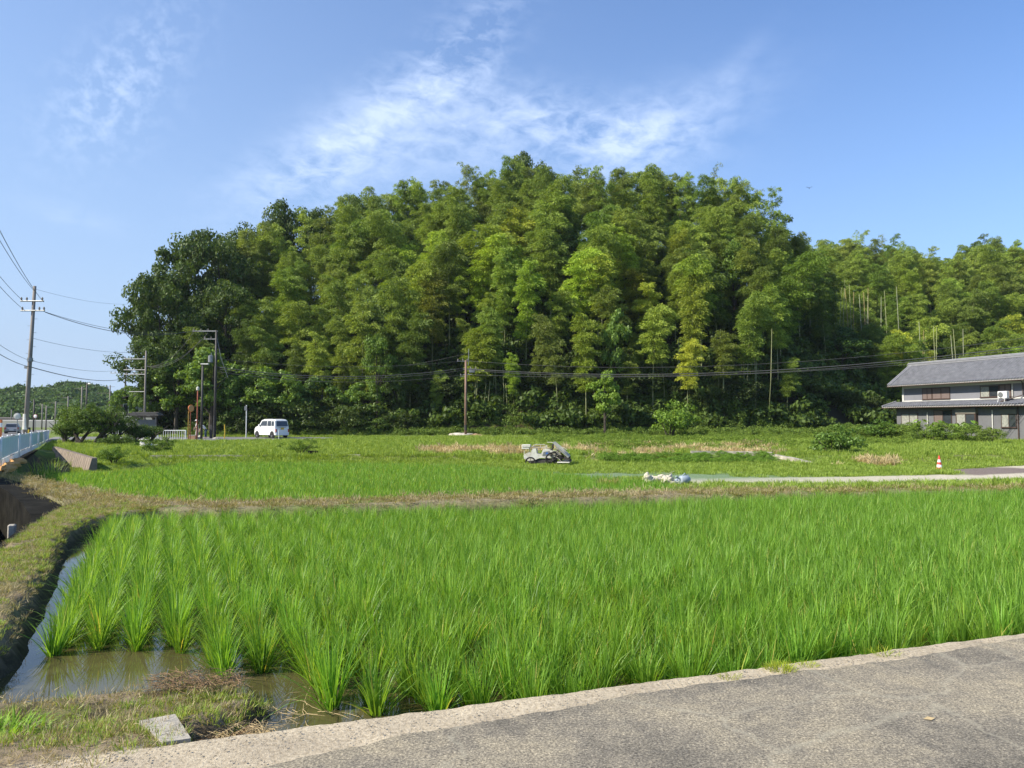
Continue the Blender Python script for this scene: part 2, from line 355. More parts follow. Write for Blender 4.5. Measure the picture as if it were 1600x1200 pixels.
def build_ground():
    xs = axis(-700, 800, -8.2, 3.0, .055, 1.03, 22); ys = axis(-60, 900, 3.2, 17.5, .055, 1.02, 16)
    X, Y = np.meshgrid(xs, ys); Z = ground_z(X, Y)+hill_h(X, Y)
    V = np.stack([X.ravel(), Y.ravel(), Z.ravel()], 1); nx, ny = len(xs), len(ys)
    i = np.arange(nx-1)[None, :]+np.arange(ny-1)[:, None]*nx; f = np.stack([i, i+1, i+1+nx, i+nx], -1).reshape(-1, 4)
    x, y, z = X.ravel(), Y.ravel(), Z.ravel(); n = fbm(x, y, 1.6, 4); n2 = fbm(x+50, y, .3, 4)
    def mixc(c, d, k): return c*(1-k[:, None])+np.array(d)*k[:, None]
    col = np.tile(np.array([.12, .18, .03]), (len(x), 1)); col = mixc(col, [.15, .16, .05], sstep(.4, .7, n2))
    col = mixc(col, [.48, .38, .22], dry_mask(x, y))
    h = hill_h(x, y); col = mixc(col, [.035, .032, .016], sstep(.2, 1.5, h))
    inpad = ((y < bund_y(x)-1.0) & (y > road_y(x)-.2)).astype(float); col = mixc(col, [.085, .068, .035], inpad)
    col = mixc(col, [.07, .06, .03], sstep(-.2, .1, sdf_poly(x, y, PAD2)))
    s = y-bund_y(x); b = (1-sstep(.55, 1.0, np.abs(s+.1)))*(y > 10); col = mixc(col, [.24, .20, .12], b*sstep(.25, .55, n)*(1-.5*sstep(3, 9, x)))
    k = sstep(-.3, .1, np.maximum(sdf_poly(x, y, BANK), sdf_poly(x, y, SPIT)))
    col = mixc(col, [.25, .195, .125], k); col = mixc(col, [.13, .14, .04], k*sstep(.5, .62, n)*.7)
    wet = (z < -.14) & (z > -.5) & (y < 16) & (x < 3); col = mixc(col, [.055, .045, .026], wet.astype(float)*.85)
    c = sstep(-.1, .1, sdf_poly(x, y, CANAL)); col = mixc(col, [.03, .028, .02], c)
    gn = fbm(x, y, 3, 3)
    tr = sstep(-.35, .25, np.maximum(sdf_poly(x, y, TRACK), sdf_poly(x, y, TRACK2))+(gn-.5)*.9); col = mixc(col, [.50, .45, .34], tr)
    pt = sstep(-.3, .3, sdf_poly(x, y, PATCH)+(gn-.5)*.8); col = mixc(col, [.19, .15, .13], pt)
    al = np.exp(-((x-6)/5.5)**2-((y-31)/2.3)**2); col = mixc(col, [.17, .24, .14], np.clip(al*1.2, 0, .8))
    rdl = (road_y(x)-y > -.1) & (x < -1.5); col = mixc(col, [.40, .34, .25], rdl*sstep(.25, .55, n+.25*sstep(.1, .5, road_y(x)-y)))
    m_, nt, out = newmat('ground'); p = nd(nt, 'ShaderNodeBsdfPrincipled'); nt.links.new(p.outputs[0], out.inputs[0])
    at_ = nd(nt, 'ShaderNodeVertexColor', layer_name='soil'); nn = noise_node(nt, 14, 8, .7); r = ramp(nt, nn.outputs[0], [(.25, (.55, .55, .55)), (.75, (1.45, 1.45, 1.45))])
    mx = nd(nt, 'ShaderNodeMix', data_type='RGBA', blend_type='MULTIPLY'); mx.inputs['Factor'].default_value = 1; nt.links.new(at_.outputs[0], mx.inputs[6]); nt.links.new(r.outputs[0], mx.inputs[7])
    nt.links.new(mx.outputs[2], p.inputs['Base Color']); p.inputs['Roughness'].default_value = .95; p.inputs['Specular IOR Level'].default_value = .2
    bn = noise_node(nt, 45, 6, .7); bp = nd(nt, 'ShaderNodeBump'); bp.inputs['Strength'].default_value = .8; bp.inputs['Distance'].default_value = .02; nt.links.new(bn.outputs[0], bp.inputs['Height']); nt.links.new(bp.outputs[0], p.inputs['Normal'])
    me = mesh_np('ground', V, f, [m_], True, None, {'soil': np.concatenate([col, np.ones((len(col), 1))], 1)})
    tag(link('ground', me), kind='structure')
build_ground()

def build_water():
    m_, nt, out = newmat('muddy_water'); p = nd(nt, 'ShaderNodeBsdfPrincipled'); nt.links.new(p.outputs[0], out.inputs[0])
    n = noise_node(nt, 1.6, 5, .6); r = ramp(nt, n.outputs[0], [(.35, (.06, .052, .02)), (.65, (.10, .088, .036))]); nt.links.new(r.outputs[0], p.inputs['Base Color'])
    p.inputs['Roughness'].default_value = .035; p.inputs['IOR'].default_value = 1.33; p.inputs['Specular IOR Level'].default_value = .75
    bn = noise_node(nt, 7, 3, .5); bp = nd(nt, 'ShaderNodeBump'); bp.inputs['Strength'].default_value = .06; bp.inputs['Distance'].default_value = .01; nt.links.new(bn.outputs[0], bp.inputs['Height']); nt.links.new(bp.outputs[0], p.inputs['Normal'])
    me = mesh_np('paddy_water', [(-9, 2, -.25), (26, 2, -.25), (26, 32, -.25), (-9, 32, -.25)], [[0, 1, 2, 3]], [m_])
    # keep the water inside the paddy
    b = [(-8.0, 12.2), (-7.0, 14.0), (-2.8, 14.8), (2.6, 16.2), (9.5, 17.5), (12, 18.2), (30, 24.2)]
    f_ = [(30, 14.7), (-1.3, 3.85), (-4.2, 4.4), (-5.6, 8.0)]
    poly = b+f_
    me = mesh_np('paddy_water', [(x, y, -.25) for x, y in poly], [list(range(len(poly)-1, -1, -1))], [m_]); tag(link('paddy_water', me), kind='structure')
    me = mesh_np('canal_water', [(-9, 5, -1.3), (-5, 8, -1.3), (-8.5, 15, -1.3), (-16, 24, -1.3), (-34, 34, -1.3)], [[0, 1, 2, 3, 4]], [m_]); tag(link('canal_water', me), kind='structure')
build_water()

def build_road():
    # rough concrete margin and asphalt of the near lane
    dx, dy = 1/math.hypot(1, .347), .347/math.hypot(1, .347); ox, oy = -1.64, 3.811
    ts = np.concatenate([np.arange(-3.4, 9, .03), np.arange(9, 60, .5)])
    jag = .035*(fbm(ts*1.0, ts*0+3, 6, 4)-.5)+.02*(fbm(ts, ts*0+9, 25, 2)-.5)
    ws = [(-.0, -.42), (-.0, -.05), (.012, -.012), (.04, 0), (.09, .002), (.3, 0), (.8, 0), (3, 0), (14, 0)]
    V = []; wl = len(ws)
    for t, j in zip(ts, jag):
        bend = 0 if t > -.5 else (-t-.5)*.3
        for k, (w, z) in enumerate(ws):
            ww = w+(j if k < 5 else 0)+bend*(k < 6)
            V.append((ox+dx*t+dy*ww, oy+dy*t-dx*ww, z+.006*(vnoise(t, w, 12)-.5)*(k > 1)))
    i = (np.arange(wl-1)[None, :]+np.arange(len(ts)-1)[:, None]*wl); f = np.stack([i, i+1, i+1+wl, i+wl], -1).reshape(-1, 4)[:, ::-1]
    m_, nt, out = newmat('road_margin'); p = nd(nt, 'ShaderNodeBsdfPrincipled'); nt.links.new(p.outputs[0], out.inputs[0])
    n = noise_node(nt, 42, 5, .75); r = ramp(nt, n.outputs[0], [(.28, (.12, .095, .065)), (.40, (.40, .335, .24)), (.62, (.60, .52, .39)), (.8, (.74, .66, .53))])
    nb = noise_node(nt, 2.2, 5, .6); r2 = ramp(nt, nb.outputs[0], [(.3, (.74, .72, .70)), (.7, (1.12, 1.1, 1.05))]); mx = nd(nt, 'ShaderNodeMix', data_type='RGBA', blend_type='MULTIPLY'); mx.inputs['Factor'].default_value = 1
    nt.links.new(r.outputs[0], mx.inputs[6]); nt.links.new(r2.outputs[0], mx.inputs[7]); nt.links.new(mx.outputs[2], p.inputs['Base Color']); p.inputs['Roughness'].default_value = .95; p.inputs['Specular IOR Level'].default_value = .2
    bp = nd(nt, 'ShaderNodeBump'); bp.inputs['Strength'].default_value = .9; bp.inputs['Distance'].default_value = .012; nt.links.new(n.outputs[0], bp.inputs['Height']); nt.links.new(bp.outputs[0], p.inputs['Normal'])
    tag(link('road_margin', mesh_np('road_margin', V, f, [m_], True)), kind='structure')
    # asphalt
    wid = .17+.08*np.clip((7-ts)/7, 0, 1.6)+np.where(ts < 2.2, (2.2-ts)*.10, 0)+.12*(fbm(ts, ts*0+31, 2.2, 3)-.5)+.05*(fbm(ts, ts*0+21, 14, 3)-.5)
    V = []; ws = [0, .012, .3, 1, 3, 8]; wl = len(ws)
    for t, w0 in zip(ts, wid):
        for k, w in enumerate(ws):
            ww = w0+w; V.append((ox+dx*t+dy*ww, oy+dy*t-dx*ww, (.001 if k == 0 else .012)))
    i = (np.arange(wl-1)[None, :]+np.arange(len(ts)-1)[:, None]*wl); f = np.stack([i, i+1, i+1+wl, i+wl], -1).reshape(-1, 4)[:, ::-1]
    m_, nt, out = newmat('asphalt'); p = nd(nt, 'ShaderNodeBsdfPrincipled'); nt.links.new(p.outputs[0], out.inputs[0])
    n = noise_node(nt, 75, 6, .85); r = ramp(nt, n.outputs[0], [(.34, (.045, .04, .034)), (.46, (.16, .145, .118)), (.56, (.30, .27, .215)), (.68, (.64, .57, .44))])
    nb = noise_node(nt, 1.05, 8, .68); r2 = ramp(nt, nb.outputs[0], [(.36, (.78, .77, .75)), (.47, (1.12, 1.09, 1.03)), (.56, (1.42, 1.36, 1.22)), (.68, (1.65, 1.55, 1.33))])
    mx = nd(nt, 'ShaderNodeMix', data_type='RGBA', blend_type='MULTIPLY'); mx.inputs['Factor'].default_value = 1
    nt.links.new(r.outputs[0], mx.inputs[6]); nt.links.new(r2.outputs[0], mx.inputs[7])
    nc = noise_node(nt, 13, 6, .75); r3 = ramp(nt, nc.outputs[0], [(.3, (.75, .75, .77)), (.7, (1.25, 1.23, 1.18))]); mx2 = nd(nt, 'ShaderNodeMix', data_type='RGBA', blend_type='MULTIPLY'); mx2.inputs['Factor'].default_value = 1
    nt.links.new(mx.outputs[2], mx2.inputs[6]); nt.links.new(r3.outputs[0], mx2.inputs[7])
    # fine crack lines
    vo = nd(nt, 'ShaderNodeTexVoronoi', feature='DISTANCE_TO_EDGE'); vo.inputs['Scale'].default_value = .62
    tc = nd(nt, 'ShaderNodeTexCoord'); wn = noise_node(nt, 3.5, 5, .6); vm = nd(nt, 'ShaderNodeVectorMath', operation='MULTIPLY_ADD'); nt.links.new(wn.outputs['Color'], vm.inputs[0]); vm.inputs[1].default_value = (.35, .35, 0); nt.links.new(tc.outputs['Object'], vm.inputs[2]); nt.links.new(vm.outputs[0], vo.inputs['Vector'])
    rc = ramp(nt, vo.outputs['Distance'], [(.0, (1, 1, 1)), (.011, (0, 0, 0))]); mx3 = nd(nt, 'ShaderNodeMix', data_type='RGBA'); 
    mu = nd(nt, 'ShaderNodeMath', operation='MULTIPLY'); nt.links.new(rc.outputs[0], mu.inputs[0]); mu.inputs[1].default_value = .45; nt.links.new(mu.outputs[0], mx3.inputs['Factor'])
    nt.links.new(mx2.outputs[2], mx3.inputs[6]); mx3.inputs[7].default_value = (.42, .38, .28, 1)
    nt.links.new(mx3.outputs[2], p.inputs['Base Color']); p.inputs['Roughness'].default_value = .9; p.inputs['Specular IOR Level'].default_value = .25
    bp = nd(nt, 'ShaderNodeBump'); bp.inputs['Strength'].default_value = .8; bp.inputs['Distance'].default_value = .008; nt.links.new(n.outputs[0], bp.inputs['Height']); nt.links.new(bp.outputs[0], p.inputs['Normal'])
    tag(link('asphalt_road', mesh_np('asphalt_road', V, f, [m_], True)), kind='structure')
    # side road by the shelter and the main road behind the fence
    m2 = simple('far_asphalt', (.17, .165, .16), .9, .2, .8)
    def draped(name, poly, dz, step, mat):
        x0, x1 = min(a for a, b in poly), max(a for a, b in poly); y0, y1 = min(b for a, b in poly), max(b for a, b in poly)
        xs = np.arange(x0, x1+step, step); ys = np.arange(y0, y1+step, step); X, Y = np.meshgrid(xs, ys); ins = sdf_poly(X, Y, poly) > -.2
        Z = ground_z(X, Y)+hill_h(X, Y)+dz; nx = len(xs); ii = np.arange(nx-1)[None, :]+np.arange(len(ys)-1)[:, None]*nx
        ok = ins[:-1, :-1] & ins[1:, 1:] & ins[1:, :-1] & ins[:-1, 1:]; q = ii[ok]
        f = np.stack([q, q+1, q+1+nx, q+nx], -1); tag(link(name, mesh_np(name, np.stack([X.ravel(), Y.ravel(), Z.ravel()], 1), f, [mat], True)), kind='structure')
    draped('side_road', SIDEROAD, .05, .5, m2)
    V = []; 
    for y in list(range(-20, 70, 4))+list(range(70, 420, 20)):
        fx = fence_x(y)-.3; zz = -.0-.3*float(sstep(26, 66, y))-(.6*float(sstep(90, 400, y))); V += [(fx, y, zz), (fx-8.5, y, zz)]
    tag(link('main_road', mesh_np('main_road', V, [[i, i+2, i+3, i+1] for i in range(0, len(V)-2, 2)], [m2])), kind='structure')
    # white edge line of the main road
    V = [ (v[0]-(.55 if i % 2 == 0 else -7.8), v[1], v[2]+.006) for i, v in enumerate(V)]
    tag(link('road_line', mesh_np('road_line', V, [[i, i+2, i+3, i+1] for i in range(0, len(V)-2, 2)], [M_white])), kind='structure')
build_road()

# ---------------------------------------------------------------- leaves, blades, scattering
def rand_unit(rng, n): v = rng.normal(size=(n, 3)); return v/np.linalg.norm(v, axis=1, keepdims=True)
def leaf_quads(P, D, L, W, rng, up=None):
    n = len(P); D = D/np.linalg.norm(D, axis=1, keepdims=True); A = np.cross(D, rand_unit(rng, n) if up is None else up); A /= np.linalg.norm(A, axis=1, keepdims=True)+1e-9
    L = np.broadcast_to(L, (n,))[:, None]; W = np.broadcast_to(W, (n,))[:, None]
    mid = P+D*L*.42; V = np.stack([P, mid+A*W*.5, P+D*L, mid-A*W*.5], 1).reshape(-1, 3)
    return V, np.arange(4*n).reshape(n, 4)
def blades(rng, n, base_r, h, w, lean, seg=3, droop=.35, hv=.25, tilt0=.02):
    """grass-like blades; returns verts, quads"""
    a = rng.uniform(0, 2*np.pi, n); r = base_r*np.sqrt(rng.rand(n)); bx, by = r*np.cos(a), r*np.sin(a)
    az = a+rng.normal(0, .7, n); H = h*(1-hv+hv*2*rng.rand(n)*.5+hv*.5*rng.rand(n)); ln = lean*rng.beta(1.6, 2.2, n)+tilt0; dr = droop*rng.rand(n)**1.6
    t = np.linspace(0, 1, seg+1); out = np.zeros((n, seg+1, 2, 3)); fa = az+np.pi/2+rng.normal(0, .5, n)
    for k, tt in enumerate(t):
        hor = H*(np.sin(ln)*tt+dr*tt**2.6); z = H*(np.cos(ln)*tt-dr*.55*tt**3.2); ww = w*(1-.93*tt**1.8)*(.75+.5*min(1, tt*3))*.5
        c = np.stack([bx+np.cos(az)*hor, by+np.sin(az)*hor, z], 1); s = np.stack([np.cos(fa)*ww, np.sin(fa)*ww, 0*fa], 1); out[:, k, 0] = c-s; out[:, k, 1] = c+s
    V = out.reshape(-1, 3); b = (np.arange(n)*(seg+1)*2)[:, None]; k = np.arange(seg)[None, :]*2; i = (b+k).ravel(); return V, np.stack([i, i+1, i+3, i+2], 1)
def joinvf(parts):
    V, Fq, o = [], [], 0
    for v, f in parts: V.append(v); Fq.append(f+o); o += len(v)
    return np.concatenate(V), np.concatenate(Fq)

def scatter(name, pts, rot, scl, variants, kind='stuff', label=None, cat=None, tilt=0.08, seed=0):
    """one object: geometry nodes putting the variants on its points"""
    n = len(pts); rng = np.random.RandomState(seed+7); me = bpy.data.meshes.new(name); me.vertices.add(n); me.vertices.foreach_set('co', np.asarray(pts, dtype=np.float32).ravel())
    r3 = np.stack([rng.normal(0, tilt, n), rng.normal(0, tilt, n), rot], 1).astype(np.float32)
    a = me.attributes.new('rot', 'FLOAT_VECTOR', 'POINT'); a.data.foreach_set('vector', r3.ravel())
    s3 = np.stack([scl, scl, scl*(1+rng.uniform(-.12, .12, n))], 1).astype(np.float32); a = me.attributes.new('scl', 'FLOAT_VECTOR', 'POINT'); a.data.foreach_set('vector', s3.ravel())
    a = me.attributes.new('idx', 'INT', 'POINT'); a.data.foreach_set('value', rng.randint(0, len(variants), n).astype(np.int32))
    col = bpy.data.collections.new(name+'_source')
    for i, vm in enumerate(variants): col.objects.link(bpy.data.objects.new('%s_source_%02d' % (name, i), vm))
    o = link(name, me); ng = bpy.data.node_groups.new(name+'_nodes', 'GeometryNodeTree')
    ng.interface.new_socket('Geometry', in_out='INPUT', socket_type='NodeSocketGeometry'); ng.interface.new_socket('Geometry', in_out='OUTPUT', socket_type='NodeSocketGeometry')
    N = ng.nodes; L = ng.links; gi = N.new('NodeGroupInput'); go = N.new('NodeGroupOutput'); ip = N.new('GeometryNodeInstanceOnPoints'); ci = N.new('GeometryNodeCollectionInfo')
    ci.inputs['Collection'].default_value = col; ci.inputs['Separate Children'].default_value = True; ci.inputs['Reset Children'].default_value = True
    L.new(gi.outputs[0], ip.inputs['Points']); L.new(ci.outputs[0], ip.inputs['Instance']); ip.inputs['Pick Instance'].default_value = True
    for nm, ty, so_ in (('rot', 'FLOAT_VECTOR', 'Rotation'), ('scl', 'FLOAT_VECTOR', 'Scale'), ('idx', 'INT', 'Instance Index')):
        na = N.new('GeometryNodeInputNamedAttribute'); na.data_type = ty; na.inputs['Name'].default_value = nm
        if so_ == 'Rotation':
            e = N.new('FunctionNodeEulerToRotation'); L.new(na.outputs['Attribute'], e.inputs[0]); L.new(e.outputs[0], ip.inputs['Rotation'])
        else: L.new(na.outputs['Attribute'], ip.inputs[so_])
    L.new(ip.outputs[0], go.inputs[0]); md = o.modifiers.new('scatter', 'NODES'); md.node_group = ng
    return tag(o, label, cat, None, kind)

# ---------------------------------------------------------------- rice
rngR = np.random.RandomState(11)
def rice_mesh(n, seed, h=.64, w=.0085, seg=5, base=.045):
    r = np.random.RandomState(seed); parts = [blades(r, int(n*.7), base, h, w, .36, seg, .30, .45, .02), blades(r, n-int(n*.7), base, h*.95, w, .75, seg, .70, .5, .1)]
    V, Fq = joinvf(parts); V[:, 2] -= .02; return mesh_np('rice_clump', V, Fq, [M_rice])
RV = [rice_mesh(84, 100+i, .46+.04*(i % 3-1), .0085, 5, .035) for i in range(9)]
RV2 = [rice_mesh(66, 200+i, .45, .0098, 4, .045) for i in range(6)]
RD = np.array([-.42, .907]); RX = np.array([.972, .235]); O0 = np.array([-3.60, 6.0])
RICE = [(-3.74, 5.90), (-2.70, 6.12), (-2.42, 5.50), (-1.50, 5.30), (-1.22, 4.72), (-.6, 4.66), (.2, 4.66), (26, 13.6), (34, 24), (26, 21.5), (12, 17.4), (7, 16.1), (2.5, 14.8), (-2.3, 13.4), (-5, 13.0), (-6.65, 12.8), (-6.0, 10.8), (-4.6, 7.9)]
GAPS = [(-3.2, 9.4, .32), (-2.55, 8.55, .28), (-3.9, 10.6, .3), (-2.9, 8.0, .16), (-1.2, 7.2, .14), (.9, 7.6, .16), (2.0, 6.6, .2), (-1.0, 5.35, .22), (-.3, 5.55, .2)]
ii, jj = np.meshgrid(np.arange(-6, 170), np.arange(-20, 190)); ii = ii.ravel(); jj = jj.ravel()
px = O0[0]+RX[0]*ii*.292+RD[0]*jj*.155; py = O0[1]+RX[1]*ii*.292+RD[1]*jj*.155
px = px+rngR.normal(0, .022, len(px)); py = py+rngR.normal(0, .03, len(py))
k = (sdf_poly(px, py, RICE) > 0) & (np.abs(px) < .75*py+2.2) & (py-road_y(px) > .17)
for gx, gy, gr in GAPS: k &= np.hypot(px-gx, (py-gy)*1.2) > gr
px, py = px[k], py[k]
vis = np.abs(px)/py < .70; dd = np.hypot(px, py)+np.where(vis, 0, 100); order = np.argsort(dd); first = order[:300]; rest = order[300:]
RGRP = 'rice plants along the near edge of the paddy'
for q, i in enumerate(first):
    o = link('rice_plant', RV[int(rngR.randint(len(RV)))], None, (px[i], py[i], -.27), rngR.uniform(0, 6.28)); s_ = rngR.uniform(.72, 1.06); o.scale = (s_*rngR.uniform(.9, 1.12), s_*rngR.uniform(.9, 1.12), s_)
    c_ = rngR.uniform(.85, 1.15); o.color = (c_*rngR.uniform(.9, 1.1), c_, c_*.9, 1); u = px[i]/py[i]*1164+800
    edge = py[i]-road_y(px[i]); band = 'in the first row' if edge < (.42 if px[i] > -1.35 else 9) and px[i] > -1.35 else 'in the second row' if edge < .68 and px[i] > -1.35 else 'further in'
    if px[i] < -1.35: band = 'at the open water' if py[i] < 6.15 else 'one step behind' if py[i] < 6.6 else 'further in'
    cols = [(130, 'beside the grassy left bank'), (180, 'second line from the left bank'), (230, 'third line from the left bank'), (300, 'above the left end of the spit'), (380, 'behind the spit'), (480, 'behind the tip of the spit'), (580, 'at the muddy corner right of the spit'), (680, 'where rice first meets the lane'), (800, 'left of the picture middle'), (950, 'right of the picture middle'), (1100, 'left of the road-edge weed'), (1250, 'behind the road-edge weed'), (1400, 'right of the road-edge weed'), (9999, 'towards the right edge of the lane')]
    lb = 'green rice plant %s, %s' % (next(t_ for a_, t_ in cols if u < a_), band)
    tag(o, lb, 'rice plant', 'rice plants: '+lb)
hz_ = rngR.uniform(.8, 1.1, len(rest))*(1-.12*sstep(7,12,py[rest]))*(1-.08*(fbm(px[rest], py[rest], .8, 3)-.5)*4*.5)
scatter('rice_field', np.stack([px[rest], py[rest], np.full(len(rest), -.27)], 1), rngR.uniform(0, 6.28, len(rest)), hz_, RV2, label='dense bright green rice filling the near paddy', cat='rice')
# second paddy
ii, jj = np.meshgrid(np.arange(-160, 160), np.arange(-20, 160)); ii = ii.ravel(); jj = jj.ravel()
px = ii*.26*.945-.327*jj*.2; py = 16+ii*.26*.327+.945*jj*.2; px += rngR.normal(0, .03, len(px)); py += rngR.normal(0, .04, len(py))
k = (sdf_poly(px, py, PAD2) > .15) & (np.abs(px) < .72*py+1) & ~((px < -16.2) & (py > 30.5)); px, py = px[k], py[k]; PADV = [rice_mesh(42, 300+i, .46, .022, 3, .07) for i in range(5)]
scatter('rice_paddy', np.stack([px, py, ground_z(px, py)-.02], 1), rngR.uniform(0, 6.28, len(px)), rngR.uniform(.72, 1.05, len(px)), PADV, label='younger bright green rice in the lower paddy beyond the bund', cat='rice')
# volunteer rice, brighter tuft near the bund
for gx, gy, s_, lb in ((-7.75, 16.7, 1.0, 'bright lime rice tuft beyond the bund, left one of the pair'), (-7.2, 16.9, 1.15, 'bright lime rice tuft beyond the bund, right one of the pair')):
    r = np.random.RandomState(int(gx*-10)); V, Fq = blades(r, 260, .3, .55, .02, .3, 4, .3); o = link('rice_tuft', mesh_np('rice_tuft', V, Fq, [M_grass]), None, (gx, gy, float(ground_z(gx, gy))), 0)
    o.scale = (s_, s_, s_); o.color = (.9, 1.3, .6, 1); tag(o, lb, 'grass tuft')

# ---------------------------------------------------------------- grass
def patch(seed, n, r, h, w, lean, mat, seg=2, droop=.4, flat=0):
    rg = np.random.RandomState(seed); V, Fq = blades(rg, n, r, h, w, lean, seg, droop, .5)
    return mesh_np('grass_patch', V, Fq, [mat])
def pts_in(n, x0, x1, y0, y1, rng, f=None):
    x = rng.uniform(x0, x1, n); y = rng.uniform(y0, y1, n); k = np.abs(x) < .74*y+1.5
    if f is not None: k &= f(x, y)
    return x[k], y[k]
def do_scatter(name, x, y, s0, s1, var, label, seed, dz=-.01, tilt=.15):
    r = np.random.RandomState(seed); return scatter(name, np.stack([x, y, ground_z(x, y)+hill_h(x, y)+dz], 1), r.uniform(0, 6.28, len(x)), r.uniform(s0, s1, len(x)), var, label=label, cat='grass', tilt=tilt, seed=seed)
rg = np.random.RandomState(3)
nearland = lambda x, y: (np.maximum(sdf_poly(x, y, BANK), sdf_poly(x, y, SPIT)) > -.06) & (sdf_poly(x, y, PIT) < 0) & (sdf_poly(x, y, CANAL) < 0) & ((y > road_y(x)+.0) | (fbm(x, y, 4, 3) > .52+.25*np.clip(road_y(x)-y, 0, 1)))
GS = [patch(400+i, 26, .07, .045, .0042, 1.1, M_mow, 3, .6) for i in range(5)]; GD = [patch(410+i, 22, .08, .055, .0038, 1.35, M_dry, 3, .6) for i in range(5)]; GG = [patch(420+i, 30, .07, .07, .005, .9, M_grass, 3, .6) for i in range(5)]
x, y = pts_in(60000, -9, -1.2, 3.0, 16, rg, nearland); nz = fbm(x, y, 1.3, 4); k = rg.rand(len(x)) < .2+.4*sstep(.42, .6, nz)
do_scatter('mown_grass', x[k], y[k], .4, .95, GS, 'short sun bleached mown grass on the bank and spit', 21)
k = rg.rand(len(x)) < .22; do_scatter('dry_clippings', x[k], y[k], .4, 1.1, GD, 'dry straw coloured clippings on the bank and spit', 22, .005, .5)
k = (nz > .42) & (rg.rand(len(x)) < .35); do_scatter('bank_grass', x[k], y[k], .4, .95, GG, 'fresh green grass sprouting on the bank and spit', 23)
# clippings on the bund
x, y = pts_in(90000, -16, 22, 13, 28, rg, lambda x, y: (np.abs(y-bund_y(x)-.0) < .85+.5*sstep(-4, -9, x)) & (sdf_poly(x, y, CANAL) < 0)); nz = fbm(x, y, 1.1, 4)
GDb = [patch(430+i, 26, .13, .07, .008, 1.4, M_dry, 2, .6) for i in range(5)]; GMb = [patch(440+i, 26, .13, .08, .008, 1.0, M_mow, 2, .6) for i in range(4)]
k = (rg.rand(len(x)) < .24*(1-sstep(4, 12, x)*.6)); do_scatter('bund_straw', x[k], y[k], .5, 1.4, GDb, 'cut dry straw lying along the bund', 24, .0, .5)
k = (nz > .44) & (rg.rand(len(x)) < .28+.3*sstep(2, 9, x)); do_scatter('bund_grass', x[k], y[k], .5, 1.3, GMb, 'patchy grass along the bund', 25)
# far grass
notrice = lambda x, y: (y > bund_y(x)+.8-.9*sstep(4,9,x)) & ((sdf_poly(x, y, PAD2) < -.1) | ((x < -16) & (y > 30))) & (sdf_poly(x, y, CANAL) < -.1) & (np.maximum(np.maximum(sdf_poly(x, y, TRACK), sdf_poly(x, y, TRACK2)), sdf_poly(x, y, PATCH)) < -.05) & (fence_x(y) < x-np.where(y < 46, 2.6, .6)) & (sdf_poly(x, y, SIDEROAD) < 0)
GF = [patch(500+i, 70, .30, .15, .015, .7, M_grass, 2, .4) for i in range(6)]; GFt = [patch(510+i, 70, .32, .24, .02, .55, M_grass, 3, .4) for i in range(6)]
x, y = pts_in(17000, -22, 32, 16, 40, rg, notrice); k = (dry_mask(x, y) < rg.rand(len(x))*.9) & ((np.exp(-((x-6)/5.5)**2-((y-31)/2.0)**2) < rg.rand(len(x))*.8)); do_scatter('verge_grass', x[k], y[k], .5, 1.2, GF, 'green grass on the verges between bund and track', 26)
x, y = pts_in(34000, -44, 60, 38, 84, rg, notrice); k = (dry_mask(x, y) < rg.rand(len(x))*.8) & (hill_h(x, y) < .8) & ~((y > 40.6) & (y < 43.4) & (x > 9.5) & (x < 15.2)); x, y = x[k], y[k]; nz = fbm(x, y, .22, 3); k = rg.rand(len(x)) < .75
do_scatter('meadow_grass', x[k], y[k], .5, 1.25, GFt, 'rough green grass between the paddies and the wooded hill', 27)
x, y = pts_in(9000, -9, 21, 38, 84, rg, lambda x, y: (dry_mask(x, y) > .25)); GDf = [patch(520+i, 60, .35, .26, .03, 1.4, M_dry, 2, .5) for i in range(5)]
do_scatter('cut_straw', x, y, .6, 1.3, GDf, 'straw coloured cut grass drying on the slope', 28, 0, .4).color = (1.35, 1.35, 1.3, 1)
